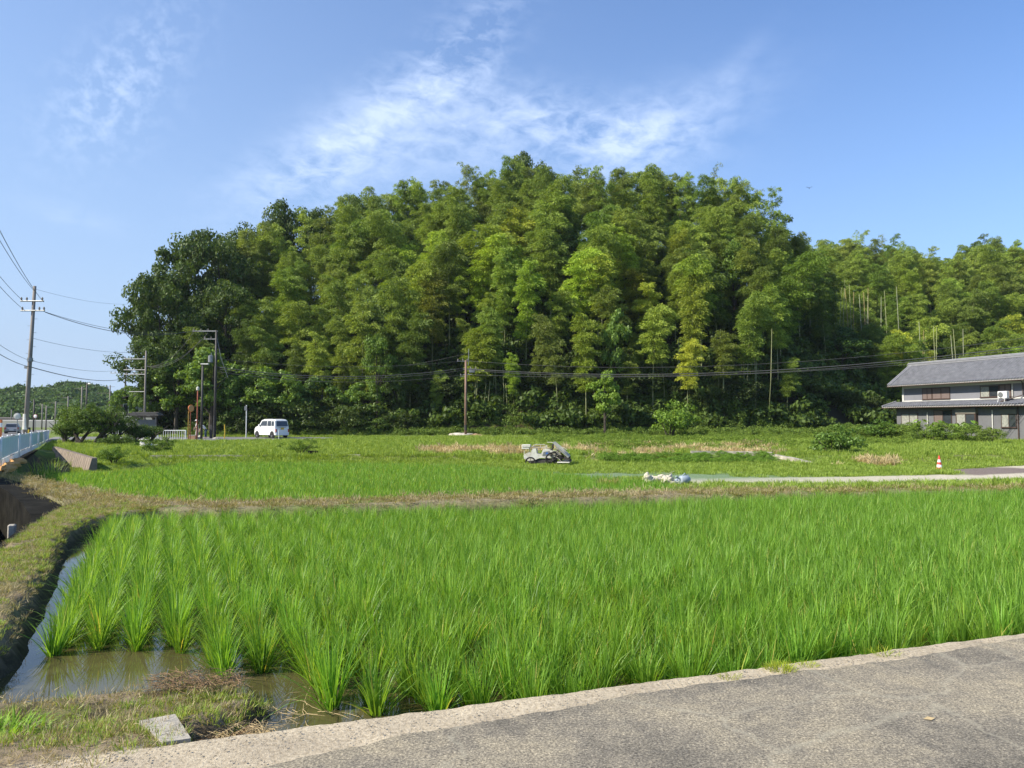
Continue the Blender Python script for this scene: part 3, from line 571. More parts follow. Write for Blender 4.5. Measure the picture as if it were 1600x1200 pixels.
# ---------------------------------------------------------------- trees of the wooded hill
def bamboo_meshes(seed, h=13.0, lean=1.6, full=1.0, t0=.34, Lm=1.75, dome=True):
    rg = np.random.RandomState(seed); az = rg.uniform(0, 6.28); d = np.array([math.cos(az), math.sin(az), 0])
    def cp(t): return d*lean*t**2.6+np.array([0, 0, h*(t-.3*max(0, t-.78)**1.5)])
    ts = np.linspace(0, 1, 12); mb = MB(); mb.tube([cp(t)-(np.array([0, 0, .8]) if t == 0 else 0) for t in ts], [.075*(1-.85*t) for t in ts], 5)
    me_c = mesh_np('culm', mb.v, mb.f, [M_culm]); P = []; D = []; nn = 34
    nn = 24
    for q in range(nn):
        f = (q+rg.rand()*.7)/nn; t = t0+(1-t0)*f; c = cp(min(t, 1)); prof = (math.sin(math.pi*min(1, (f*.80+.16)))**.7)*(1-.22*f)+.10 if not dome else (min(1, max(0, 1.03-f)/.22)**.55)*(.50+.50*min(1, f*1.5+.1))*(1+.18*math.sin(q*1.7+seed))
        for b in range(3 if f < .85 else 2):
            if rg.rand() > .86*full+.08: continue
            a = rg.uniform(0, 6.28); L = (Lm*.62 if dome else Lm)*prof*(rg.uniform(.6, 1.1) if b else rg.uniform(.0, .5)); o = np.array([math.cos(a), math.sin(a), 0]); c2 = c+o*L+np.array([0, 0, -.18*L*L/1.8+.18])
            R_ = ((.34+.42*prof) if dome else (.30+.30*prof))*rg.uniform(.75, 1.25); k = int((125 if dome else 105)*full*(R_/.5)**1.3); w_ = rand_unit(rg, k); w_[:, 2] = np.abs(w_[:, 2])*1.05-.35; w_ += o*.25
            P.append(c2+w_*R_*np.array([1, 1, .8])*rg.uniform(.5, 1.1, (k, 1))); dd = w_*.9+o*.5+rg.normal(0, .36, (k, 3)); dd[:, 2] -= .8; D.append(dd)
    # feathery tip
    for t in np.linspace(.86, 1.0, 9) if not dome else [.97, .99]:
        c = cp(t); k = 10; P.append(c+rg.normal(0, .13, (k, 3))); dd = rg.normal(0, .7, (k, 3)); dd[:, 2] += .1; D.append(dd)
    P = np.concatenate(P); D = np.concatenate(D); V, Fq = leaf_quads(P, D, rg.uniform(.20, .38, len(P)), rg.uniform(.045, .085, len(P)), rg)
    return me_c, mesh_np('foliage', V, Fq, [M_bamboo])
BAM = [bamboo_meshes(600+i, 13, rl+.6, fu, t0+.04, lm*.96) for i, (rl, fu, t0, lm) in enumerate([(1.2, 1, .20, 2.2), (2.6, 1.1, .18, 2.3), (1.8, 1, .26, 2.1), (.8, 1.15, .15, 2.4), (3.4, 1, .2, 2.2), (1.5, .95, .32, 2.1), (2.2, 1, .28, 2.0), (1.0, 1.2, .2, 2.6)])]
HIGH = [bamboo_meshes(620+i, 13, rl, 1.0, t0, lm) for i, (rl, t0, lm) in enumerate([(1.6, .38, 2.1), (2.6, .34, 2.0), (1.0, .44, 2.2), (2.0, .30, 1.8)])]
SKY = [bamboo_meshes(650+i, 13, 1.4+.7*i, .95, .25, 1.9, False) for i in range(4)]
SPARSE = [bamboo_meshes(640+i, 13, 1.2+i, .38, .45, 1.15, False) for i in range(3)]
def clump_crown(rg, cz, rx, rz, nc, nl, cr, lw=(.16, .30), hollow=.55, squash=.8, flat=0):
    P = []; N = []
    for _ in range(nc):
        u = rand_unit(rg, 1)[0]; u[2] = u[2]*.8+.22; rr = rg.uniform(hollow, 1.0); c = np.array([u[0]*rx*rr, u[1]*rx*rr, cz+u[2]*rz*rr]); r_ = cr*rg.uniform(.6, 1.25)
        w = rand_unit(rg, nl); w[:, 2] = np.abs(w[:, 2])*.9-.25+rg.normal(0, .15, nl); w /= np.linalg.norm(w, axis=1, keepdims=True)
        P.append(c+w*r_*np.array([1, 1, squash])*rg.uniform(.62, 1.08, (nl, 1))); N.append(w+rg.normal(0, .55, (nl, 3)))
    P = np.concatenate(P); N = np.concatenate(N); T = np.cross(N, rand_unit(rg, len(P))); T[:, 2] -= .15
    V, Fq = leaf_quads(P, T, rg.uniform(lw[0], lw[1], len(P)), rg.uniform(lw[0], lw[1], len(P))*.62, rg, N); return V, Fq
def limbs(rg, h, r, crown_z, rx, n=7):
    mb = MB(); pts = [Vector((0, 0, -.6)), Vector((rg.uniform(-.1, .1)*h*.1, 0, h*.25)), Vector((rg.uniform(-.1, .1)*h*.3, rg.uniform(-.1, .1)*h*.3, h*.5)), Vector((rg.uniform(-.1, .1)*h*.4, 0, h*.8))]
    mb.tube(pts, [r*1.2, r*.85, r*.6, r*.2], 7)
    for i in range(n):
        a = rg.uniform(0, 6.28); z0 = h*rg.uniform(.22, .6); L = rx*rg.uniform(.6, .95); p0 = Vector((0, 0, z0)); p1 = Vector((math.cos(a)*L*.45, math.sin(a)*L*.45, z0+h*.10)); p2 = Vector((math.cos(a)*L, math.sin(a)*L, z0+h*rg.uniform(.15, .3)))
        mb.tube([p0, p1, p2], [r*.4, r*.25, r*.07], 5)
    return mb
def broad_meshes(seed, h=11, rx=4.2, nc=60, nl=170, cr=1.05, mat=None, lw=(.2, .36)):
    rg = np.random.RandomState(seed); V, Fq = clump_crown(rg, h*.58, rx, h*.42, nc, nl, cr, lw); return mesh_np('trunk', *(lambda m: (m.v, m.f))(limbs(rg, h, .22, h*.6, rx)), [M_bark]), mesh_np('crown', V, Fq, [mat or M_broad])
BRD = [broad_meshes(700+i, 11, r, nc) for i, (r, nc) in enumerate([(4.2, 62), (3.4, 50), (4.8, 72), (3.0, 46)])]
LIT = [broad_meshes(720+i, 8, r, nc, 120, .7, M_shrub, (.22, .42)) for i, (r, nc) in enumerate([(2.8, 44), (2.2, 36)])]
def shrub_meshes(seed, h=2.6, rx=1.9, nc=34, nl=110, cr=.55, mat=None, lw=(.12, .24)):
    rg = np.random.RandomState(seed); V, Fq = clump_crown(rg, h*.42, rx, h*.5, nc, nl, cr, lw, .35); mb = MB()
    for i in range(6):
        a = rg.uniform(0, 6.28); mb.tube([(0, 0, -.3), (math.cos(a)*rx*.25, math.sin(a)*rx*.25, h*.3), (math.cos(a)*rx*.6, math.sin(a)*rx*.6, h*.65)], [.05, .035, .012], 5)
    return mesh_np('stems', mb.v, mb.f, [M_bark]), mesh_np('leaves', V, Fq, [mat or M_broad])
SHR = [shrub_meshes(740+i, 2.8, r, 36, 110, .6) for i, r in enumerate([1.9, 2.4, 1.6, 2.1])]
SHL = [shrub_meshes(760+i, 2.6, r, 30, 90, .5, M_shrub) for i, r in enumerate([1.8, 2.2, 1.5])]

def plant(kind, pair, names, x, y, s, rz, col, label, cat, group=None, sxy=None, dz=0, tiltx=0):
    z = float(ground_z(x, y)+hill_h(x, y))+dz; e = empty(kind, (x, y, z), rz, label, cat, group); e.scale = ((sxy or s), (sxy or s), s)
    if tiltx: e.rotation_euler = (tiltx, 0, rz)
    for me, nm in zip(pair, names):
        o = link(nm, me, e)
        if nm in ('foliage', 'crown', 'leaves'): o.color = (*col, 1)
    return e
SIL = [(190, 560), (205, 455), (230, 430), (262, 420), (285, 378), (310, 366), (345, 360), (375, 352), (400, 345), (425, 335), (455, 318), (490, 322), (520, 325), (560, 307), (600, 292), (640, 284), (680, 287), (715, 280), (740, 255), (770, 275), (800, 250), (822, 245), (845, 262), (870, 262), (900, 272), (930, 264), (960, 262), (990, 268), (1022, 258), (1050, 266), (1075, 270), (1100, 285), (1135, 272), (1160, 290), (1190, 264), (1215, 310), (1232, 345), (1243, 375), (1262, 372), (1290, 372), (1315, 374), (1335, 360), (1360, 382), (1385, 365), (1400, 382), (1425, 376), (1450, 388), (1480, 402), (1510, 392), (1530, 378), (1550, 366), (1580, 376), (1600, 385), (1700, 380), (1850, 400)]
sx_, sy_ = [a for a, b in SIL], [b for a, b in SIL]
def sil(px): return float(np.interp(px, sx_, sy_))
def depth_for(px, pty, h, lo=76, hi=150):
    """where along this bearing a tree of height h standing on the slope reaches that elevation"""
    best = None; u = (px-800)/F
    for Y in np.arange(lo, hi, .5):
        X = u*Y; z = float(ground_z(X, Y)+hill_h(X, Y))+h; e = abs(proj(X, Y, z)[1]-pty)
        if best is None or e < best[0]: best = (e, Y)
        if e < 3: break
    return best[1], best[0]
rgT = np.random.RandomState(77)
LM = [(300, 'above the little shelter'), (390, 'above the roadside poles'), (500, 'above the parked white van'), (640, 'left of the brown pole'), (790, 'behind the brown utility pole'), (900, 'above the rice transplanter'), (1010, 'above the tall lit shrub'), (1130, 'above the spreading bush'), (1260, 'at the right shoulder of the hill'), (1400, 'at the left of the farther ridge'), (1500, 'on the farther ridge above the gable'), (3000, 'on the farther ridge above the house')]
def lm(px):
    for a, t in LM:
        if px < a: return t
def rowname(py): return 'on the skyline' if py < 330 else ('high on the slope' if py < 410 else ('half way up the slope' if py < 480 else 'low on the slope'))
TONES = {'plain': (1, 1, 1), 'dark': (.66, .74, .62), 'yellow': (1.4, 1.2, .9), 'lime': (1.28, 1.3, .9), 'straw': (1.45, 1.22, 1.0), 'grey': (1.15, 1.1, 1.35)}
placed = []; NB = [0]
def put_bamboo(px, pty, h, tone, w=1.0, var=None, Y=None, label=None, force=False):
    if Y is None: Y, e = depth_for(px, pty, h)
    X = (px-800)/F*Y; t = TONES[tone]; base = float(ground_z(X, Y)+hill_h(X, Y))
    if pty > 0 and label is None: h = max(4, min(19, at(px, pty, Y).z-base))
    j = rgT.uniform(.62, 1.3); c = (t[0]*j*rgT.uniform(.93, 1.08), t[1]*j, t[2]*j)
    v = (HIGH[rgT.randint(4)] if (Y < 87 and px > 630 and h > 9) else BAM[rgT.randint(len(BAM))]) if var is None else var; word = {'plain': 'green', 'dark': 'dark green', 'yellow': 'yellowish', 'lime': 'bright yellow-green', 'straw': 'pale straw coloured', 'grey': 'greyish green'}[tone]
    lb = label or ('%s bamboo %s, %s' % (word, lm(px), rowname(pty))); NB[0] += 1; placed.append((X, Y))
    return plant('bamboo', v, ('culm', 'foliage'), X, Y, h/13, rgT.uniform(0, 6.28), c, lb, 'bamboo', 'bamboos: '+lb, sxy=w*h/13*rgT.uniform(.9, 1.1))
HERO = [(790, 318, 13, 'yellow', 1.1, 'tall yellow plumed bamboo below the summit, topmost of the yellow ones'), (775, 352, 14, 'lime', 1.35, 'broad bright yellow-green bamboo plume in the middle of the slope'), (812, 360, 13, 'lime', 1.0, 'bright bamboo plume just right of the broad yellow-green plume'), (750, 372, 13, 'lime', 1.1, 'bright bamboo plume just left of the broad yellow-green plume'),
 (675, 420, 13, 'straw', .85, 'narrow straw-yellow bamboo column left of the middle of the slope'), (467, 368, 10, 'yellow', .7, 'thin yellow bamboo sprig high above the parked van'), (1097, 395, 14, 'lime', 1.0, 'tall golden-green bamboo column leaning right, right of the middle'), (1080, 420, 14, 'yellow', .9, 'golden bamboo just left of the tall golden-green column'), (822, 412, 13, 'lime', .85, 'narrow bright bamboo column behind the transplanter'),
 (905, 385, 14, 'lime', 1.0, 'bright bamboo column right of the narrow one behind the transplanter'), (935, 395, 13, 'yellow', 1.0, 'yellow-green bamboo beside the bright columns right of the summit line'), (1000, 405, 10, 'yellow', 1.2, 'rounded golden bamboo top in the middle of the right slope'), (1015, 442, 9, 'straw', 1.1, 'rounded orange-tinted bamboo top below the golden one'), (742, 503, 10, 'lime', 1.35, 'round yellow-green bamboo top just above the brown pole'), (768, 458, 11, 'lime', .8, 'slim bright bamboo top above and right of the brown pole'), (775, 478, 11, 'plain', .9, 'slim green bamboo leaning over the brown pole'),
 (803, 552, 6.5, 'lime', .9, 'small round bright bamboo tuft low behind the wires'), (838, 530, 7, 'plain', .6, 'small slim bamboo right of the round low tuft'), (1020, 475, 12, 'plain', .9, 'fresh green bamboo with drooping sprays above the spreading bush'), (1168, 455, 13, 'plain', 1.0, 'green bamboo with bare pale culms near the right of the wires'), (1195, 372, 14, 'plain', 1.1, 'tall rounded green bamboo at the right shoulder'), (1220, 395, 14, 'dark', 1.1, 'dark green bamboo behind the tall rounded one at the right shoulder'),
 (600, 375, 13, 'lime', 1.2, 'bright arching bamboo high left of the middle'), (970, 316, 12, 'plain', 1.2, 'rounded green bamboo dome below the right skyline'), (942, 305, 11, 'plain', .9, 'smaller bamboo dome left of the rounded dome below the skyline'), (830, 292, 12, 'plain', 1.0, 'rounded bamboo dome just below the summit'), (980, 358, 12, 'lime', 1.2, 'pale green bamboo dome in the upper right slope'), (510, 415, 12, 'lime', 1.2, 'arching bright bamboo above the van'), (450, 415, 12, 'lime', 1.2, 'arching bright bamboo above the road sign'), (470, 470, 11, 'plain', 1.2, 'drooping green bamboo low above the road sign'), (530, 470, 11, 'plain', 1.2, 'drooping green bamboo low right of the van'), (400, 372, 12, 'plain', 1.1, 'soft green bamboo on the left shoulder of the hill')]
for px_, py_, h_, tn, w_, lb in HERO: put_bamboo(px_, py_, h_, tn, w_, None, None, lb)
# skyline
pxs = 372.0
while pxs < 1860:
    s_ = sil(pxs)
    main = pxs < 1240; h_ = rgT.uniform(11, 14.5); u = (pxs-800)/F; lo, hi = (84, 130) if main else (104, 175)
    if pxs < 500 and rgT.rand() < .4: pxs += 10; continue
    Y, e = depth_for(pxs, s_, h_, lo, hi)
    if e > 4:      # taller or shorter tree on the crest
        best = None
        for Yk in np.arange(lo, hi, 1):
            X = u*Yk; g = float(ground_z(X, Yk)+hill_h(X, Yk)); hh = at(pxs, s_, Yk).z-g
            if best is None or abs(hh-12.5) < abs(best[1]-12.5): best = (Yk, hh)
        Y, h_ = best
    if 5 < h_ < 22: put_bamboo(pxs, s_, h_, rgT.choice(['plain', 'plain', 'grey', 'dark']), .85 if h_ < 14 else .75, (SKY[rgT.randint(4)] if rgT.rand() < .7 else BAM[rgT.randint(8)]), Y)
    pxs += rgT.uniform(9, 17)
for px_, py_, lb in ((740, 247, 'feathery bamboo tip against the sky, left of the summit'), (615, 276, 'feathery thin bamboo tip on the left skyline'), (1105, 262, 'pale bare bamboo tip on the right skyline'), (1185, 262, 'leaning feathery bamboo tip at the far right of the skyline'), (905, 258, 'bare pale bamboo tip right of the summit'), (1335, 356, 'feathery bamboo tip on the farther ridge'), (1385, 362, 'dark feathery bamboo tip on the farther ridge'), (1420, 372, 'thin feathery bamboo tip on the farther ridge')):
    Yp = 112 if px_ < 1240 else 150; X = (px_-800)/F*Yp; g = float(ground_z(X, Yp)+hill_h(X, Yp)); put_bamboo(px_, py_, max(9, min(19, at(px_, py_, Yp).z-g)), 'grey', .75, SPARSE[rgT.randint(3)], Yp, lb)
# the slope: spaced positions on the visible side
cand = []
for _ in range(60000):
    Y = rgT.uniform(77, 168); X = rgT.uniform(-44, 118)
    if abs(X) > .74*Y: continue
    h = float(hill_h(X, Y))
    if h < .4: continue
    u = X/Y*F+800
    if u < 330: continue
    if u < 1240 and Y > 118: continue
    if u >= 1240 and Y < 92: continue
    cand.append((X, Y, h, u))
acc = []
for X, Y, h, u in cand:
    sp = 2.75 if Y < 100 else 3.3
    if any((X-a)**2+(Y-b)**2 < sp*sp for a, b in placed): continue
    z = float(ground_z(X, Y))+h; H = rgT.uniform(9.5, 14.5)
    if u < 520: H *= .85
    if Y < 84 and rgT.rand() < .3: H *= .6
    zt = at(u, sil(u)+rgT.uniform(4, 16), Y).z
    if z+H > zt: H = zt-z
    if H < 4.5: continue
    if 1300 < u < 1425 and Y < 113 and proj(X, Y, z+H)[1] < 500: continue
    if 1430 < u < 1510 and Y < 101 and proj(X, Y, z+H)[1] < 560: continue
    placed.append((X, Y)); acc.append((X, Y, z, H, u))
acc.sort(key=lambda a: a[1]-(35 if a[4] > 1240 else 0)*1.0)
lim = 298-NB[0]; own = set(range(0, len(acc))) if len(acc) <= lim else set(np.argsort([rgT.rand()*.8+(a[1]-77-(27 if a[4] > 1240 else 0))/50 for a in acc])[:lim].tolist())
rest_ = []
for q, (X, Y, z, H, u) in enumerate(acc):
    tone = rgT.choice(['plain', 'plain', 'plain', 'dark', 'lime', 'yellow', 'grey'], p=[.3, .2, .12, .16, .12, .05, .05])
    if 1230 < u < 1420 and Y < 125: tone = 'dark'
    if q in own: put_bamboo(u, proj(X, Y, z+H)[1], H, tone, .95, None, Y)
    else: rest_.append((X, Y, z, H))
print('bamboos', NB[0], 'rest', len(rest_))
if rest_:
    whole = []
    for c_, f_ in BAM[:6]:
        V = np.zeros(len(f_.vertices)*3, np.float32); f_.vertices.foreach_get('co', V); Fv = np.arange(len(f_.vertices)).reshape(-1, 4); whole.append(mesh_np('bamboo_grove', V.reshape(-1, 3), Fv, [M_bamboo]))
    R_ = np.array(rest_); scatter('bamboo_grove', R_[:, :3], rgT.uniform(0, 6.28, len(R_)), R_[:, 3]/13, whole, label='green bamboo grove filling the slope between the nearer bamboos', cat='bamboo grove', tilt=.05)
# knee-high growth covering the soil of the slopes
x = rgT.uniform(-50, 120, 14000); y = rgT.uniform(76, 170, 14000); hh_ = hill_h(x, y); k = (hh_ > .5) & (np.abs(x) < .74*y) & ((y < 122) | (x > 35)); x, y = x[k][:5200], y[k][:5200]
GC = [mesh_np('ground_cover', *clump_crown(np.random.RandomState(950+i), .5, .9, .5, 9, 40, .45, (.2, .4)), [M_broad]) for i in range(4)]
o = scatter('slope_undergrowth', np.stack([x, y, ground_z(x, y)+hill_h(x, y)], 1), rgT.uniform(0, 6.28, len(x)), rgT.uniform(.7, 1.9, len(x)), GC, label='low dark undergrowth covering the slopes below the bamboo', cat='undergrowth', tilt=.2); o.color = (.8, .85, .8, 1)

def put_tree(px, pty, h, var, col, label, w=1.0, Y=None, names=('trunk', 'crown'), kind='broadleaf_tree', cat='tree', base=11, lo=76, group=None):
    if Y is None: Y, _ = depth_for(px, pty, h, lo)
    X = (px-800)/F*Y; placed.append((X, Y))
    if pty > 0: h = max(2, min(20, at(px, pty, Y).z-float(ground_z(X, Y)+hill_h(X, Y))))
    return plant(kind, var, names, X, Y, h/base, rgT.uniform(0, 6.28), col, label, cat, group, sxy=w*h/base)
DK = (.70, .76, .68)
for px_, py_, h_, w_, Yy, lb in [(246, 432, 17.5, .68, 84, 'big dark evergreen at the far left end of the hill'), (228, 472, 13.0, .42, 82, 'outermost dark evergreen leaning out at the left edge of the wood'), (268, 425, 17, .7, 88, 'dark evergreen second from the left edge of the wood'), (300, 368, 19, .75, 92, 'tall dark round-topped evergreen on the left shoulder'), (338, 364, 18, .7, 94, 'dark evergreen right beside the tall round-topped one'), (245, 520, 10, .9, 80, 'dark broadleaf tree under the big left evergreens'), (290, 490, 12, .9, 84, 'dark bushy tree hanging above the shelter roof'), (352, 440, 14, .8, 86, 'dark tree between the evergreens and the bamboo'),
  (455, 318, 13, .75, 108, 'dark evergreen on the skyline above the van'), (425, 340, 12, .75, 106, 'smaller dark evergreen on the skyline left of its neighbour'), (483, 325, 12, .7, 108, 'dark evergreen on the skyline right of its neighbour'), (378, 352, 12, .8, 102, 'dark tree on the left skyline of the hill'), (560, 308, 12, .8, 112, 'grey-green tree on the left skyline'), (822, 243, 14, .6, 118, 'dark summit tree standing highest on the hill'), (845, 260, 12, .55, 117, 'small dark tree right of the summit tree'), (880, 352, 9, .9, None, 'grey-leaved tree in the middle of the upper slope'), (1150, 375, 11, .7, None, 'glossy pale-leaved tree on the right slope'), (1225, 345, 13, .7, 106, 'dark tree closing the hill on the right'), (1140, 560, 8, .8, 84, 'dark tree in the shaded foot below the wires'), (600, 455, 11, .9, None, 'grey-green broadleaf tree left of the straw-yellow bamboo'), (590, 520, 12, .6, 78, 'bright leaved climber-covered tree left of the brown pole'), (620, 560, 10, .6, 78.5, 'dark climber-covered tree just left of the brown pole')]:
    put_tree(px_, py_, h_, BRD[rgT.randint(len(BRD))], (DK if 'dark' in lb else (.95, 1, 1.15) if 'gr' in lb[:5] else (1.25, 1.35, 1.0)), lb, w_*1.0, Yy)
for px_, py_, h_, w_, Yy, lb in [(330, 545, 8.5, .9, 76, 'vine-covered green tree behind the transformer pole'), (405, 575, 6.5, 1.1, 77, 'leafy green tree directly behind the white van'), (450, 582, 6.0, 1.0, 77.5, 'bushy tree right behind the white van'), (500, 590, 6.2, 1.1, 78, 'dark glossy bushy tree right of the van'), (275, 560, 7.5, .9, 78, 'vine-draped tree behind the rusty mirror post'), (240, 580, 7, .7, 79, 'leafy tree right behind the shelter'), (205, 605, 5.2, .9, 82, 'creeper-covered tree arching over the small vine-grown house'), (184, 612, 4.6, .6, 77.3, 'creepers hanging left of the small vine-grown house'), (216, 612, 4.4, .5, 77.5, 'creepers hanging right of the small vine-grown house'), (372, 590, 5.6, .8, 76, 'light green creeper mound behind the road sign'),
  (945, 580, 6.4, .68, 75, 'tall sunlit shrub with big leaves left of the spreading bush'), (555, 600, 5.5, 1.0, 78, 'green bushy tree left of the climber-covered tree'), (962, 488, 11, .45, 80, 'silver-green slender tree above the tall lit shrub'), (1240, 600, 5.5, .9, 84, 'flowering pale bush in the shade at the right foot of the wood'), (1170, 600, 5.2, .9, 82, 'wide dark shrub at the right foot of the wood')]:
    put_tree(px_, py_, h_, LIT[rgT.randint(2)], ((1.5, 1.5, 1.1) if 'sunlit' in lb else (1.1, 1.15, 1.0) if 'dark' not in lb else (.6, .7, .7)), lb, w_*1.15, Yy, base=8)  # sunlit shrub: sunlight painted in as a brighter leaf tint
# undergrowth along the foot
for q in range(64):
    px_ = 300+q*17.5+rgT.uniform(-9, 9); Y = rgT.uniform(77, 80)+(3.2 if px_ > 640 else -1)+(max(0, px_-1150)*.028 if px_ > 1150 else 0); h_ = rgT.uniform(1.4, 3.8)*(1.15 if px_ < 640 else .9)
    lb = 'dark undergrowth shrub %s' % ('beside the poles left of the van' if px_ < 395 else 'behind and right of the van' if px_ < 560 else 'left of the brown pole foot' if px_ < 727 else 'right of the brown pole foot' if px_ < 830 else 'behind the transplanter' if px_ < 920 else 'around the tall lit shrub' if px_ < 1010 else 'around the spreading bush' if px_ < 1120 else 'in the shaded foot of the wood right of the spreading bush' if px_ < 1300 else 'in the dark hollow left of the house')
    put_tree(px_, 0, h_, (SHR if rgT.rand() < .6 else SHL)[rgT.randint(3)], (rgT.uniform(.5, .95)*(1 if px_ < 640 else .8),)*3, lb, 1.1, Y, ('stems', 'leaves'), 'undergrowth_shrub', 'shrub', 2.7, group='undergrowth: '+lb)  # leaf tint darkened right of the pole, painting in the shade under the wood
for px_, Y, h_, w_, lb in [(1045, 72, 3.7, 1.1, 'spreading green bush in front of the dark wood'), (1299, 45, 2.0, 1.3, 'big round dark green bush on the grass left of the house'), (1370, 66, 1.9, 1.5, 'low mound of weeds left of the house'), (1225, 84, 2.5, 1.2, 'low shrub in the shade behind the round bush')]:
    e = put_tree(px_, 0, h_, SHL[0], ((1.25, 1.3, .9) if 'spreading' in lb else (.85, .95, .85)), lb, w_, Y, ('stems', 'leaves'), 'bush', 'bush', 2.6)
    if px_ == 1299: e.location.z -= .25
# hollow on the right, filled with low dark bamboo and shrubs
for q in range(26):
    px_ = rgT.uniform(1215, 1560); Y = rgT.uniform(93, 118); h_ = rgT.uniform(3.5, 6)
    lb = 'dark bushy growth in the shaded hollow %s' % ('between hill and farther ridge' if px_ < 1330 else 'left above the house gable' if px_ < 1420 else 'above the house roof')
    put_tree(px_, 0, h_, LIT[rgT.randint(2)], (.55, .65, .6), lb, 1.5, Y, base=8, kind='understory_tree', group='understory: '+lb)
# pale culms seen standing free in the wood
def bare_culm(px, pyb, pyt, Y, lean, lb, col=M_culm, r=.075):
    p0 = at(px, pyb, Y); p1 = at(px+lean, pyt, Y); g = float(ground_z(p0.x, Y)+hill_h(p0.x, Y)); mb = MB(); p0.z = min(p0.z, g+.2); d = p1-p0
    mb.tube([Vector((0, 0, -.2)), d*.5+Vector((.1, 0, 0)), d], [r, r*.9, r*.6], 6); o = mb.build('bare_culm', col, None, True, tuple(p0)); tag(o, lb, 'bamboo culm', 'bare culms: '+lb)
M_palec = simple('pale_culm', (.25, .26, .16), .5, .25, .8); M_ochre = simple('ochre_culm', (.26, .19, .08), .5, .2, .8)
for q in range(24):
    px_ = rgT.choice([rgT.uniform(735, 800), rgT.uniform(1000, 1120), rgT.uniform(1120, 1240)]); Y = 79+rgT.uniform(0, 3); bare_culm(px_, 655, rgT.uniform(570, 600) if px_ < 900 else rgT.uniform(510, 560), Y, rgT.uniform(-9, 12), 'thin pale bamboo culm standing in the dark %s' % ('right of the brown pole' if px_ < 900 else 'above the spreading bush' if px_ < 1120 else 'below the wires on the right'), r=.045)
for q in range(24):
    grp = q % 3; px_ = rgT.uniform(1300, 1342) if grp == 0 else rgT.uniform(1346, 1425) if grp == 1 else rgT.uniform(1430, 1510); a_, b_ = ((510, rgT.uniform(435, 465)) if grp < 2 else (560, rgT.uniform(500, 530))); mt = rgT.choice(['o', 'p', 'g'])
    bare_culm(px_, a_, b_, 113 if grp < 2 else 101, rgT.uniform(-9, 11), '%s culm on the farther ridge %s' % ({'o': 'ochre', 'p': 'whitish', 'g': 'green'}[mt], ('left of its middle', 'in its middle', 'above the house roof')[grp]), {'o': M_ochre, 'p': M_palec, 'g': M_culm}[mt], .055)

# far wooded hills on the left, read as one mass
def far_wood():
    rg = np.random.RandomState(9); mA, cA = [], []; parts = []; nb = [(-420, 8), (0, 0)]
    prof = [(-60, 612), (0, 602), (30, 600), (45, 606), (65, 598), (85, 602), (100, 592), (125, 594), (150, 600), (175, 604), (230, 606), (330, 600)]
    proto = [clump_crown(np.random.RandomState(900+i), 5, 4.6, 4.0, 26, 60, 1.9, (.9, 1.6)) for i in range(5)]
    for q in range(330):
        px_ = rg.uniform(-90, 330); Y = rg.uniform(230, 330); X = (px_-800)/F*Y; lim = float(np.interp(px_, [a for a, b in prof], [b for a, b in prof])); f = (Y-230)/100
        zt = at(px_, lim, 330).z*(.22+.78*f)+rg.uniform(-1.6, .3); zt = min(zt, at(px_, lim+1, Y).z); V, Fq = proto[rg.randint(5)]; s = rg.uniform(.7, 1.2); parts.append((V*np.array([s, s, s])+np.array([X, Y, zt-9.5*s]), Fq))
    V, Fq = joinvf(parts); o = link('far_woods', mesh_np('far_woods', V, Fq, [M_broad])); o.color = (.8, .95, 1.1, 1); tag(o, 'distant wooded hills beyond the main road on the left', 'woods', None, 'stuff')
    # the hill body below those crowns
    xs = np.arange(-330, -70, 8.); V = []; 
    for x in xs:
        V += [(x, 222, -1.5), (x, 300, 8.5+2*vnoise(x, 0, .03)), (x, 340, 9), (x, 420, -1)]
    n = len(xs); f = [[i*4+k, i*4+4+k, i*4+5+k, i*4+1+k] for i in range(n-1) for k in range(3)]; tag(link('far_hill', mesh_np('far_hill', V, f, [simple('hill_soil', (.045, .06, .025), .95, .3, .1)], True)), kind='structure')
far_wood()
# ---------------------------------------------------------------- house on the right
def gz(x, y): return float(ground_z(x, y)+hill_h(x, y))
M_wall = simple('grey_siding', (.14, .14, .145), .8, .08, 1.2); M_wall2 = simple('grey_siding_upper', (.19, .19, .21), .8, .08, 1.2)
M_plaster = simple('plaster_band', (.55, .54, .50), .8, .06, 2); M_tile = simple('roof_tile', (.095, .098, .112), .5, .35, 2.5, spec=.5); M_tilecap = simple('tile_end', (.22, .22, .23), .5, .15, 3)
M_brownfr = simple('brown_frame', (.07, .045, .035), .5, .15, 5); M_shutter = simple('brown_shutter', (.16, .12, .108), .6, .1, 2); M_curtain = simple('curtain', (.30, .30, .26), .8, .15, 6, dirt=(.16, .17, .16)); M_shutbox = simple('shutter_box', (.17, .16, .135), .6, .08, 3)
M_weed = leaf('weed_leaf', (.08, .13, .02), (.15, .22, .035), (.24, .31, .07), .32, .6, .25)
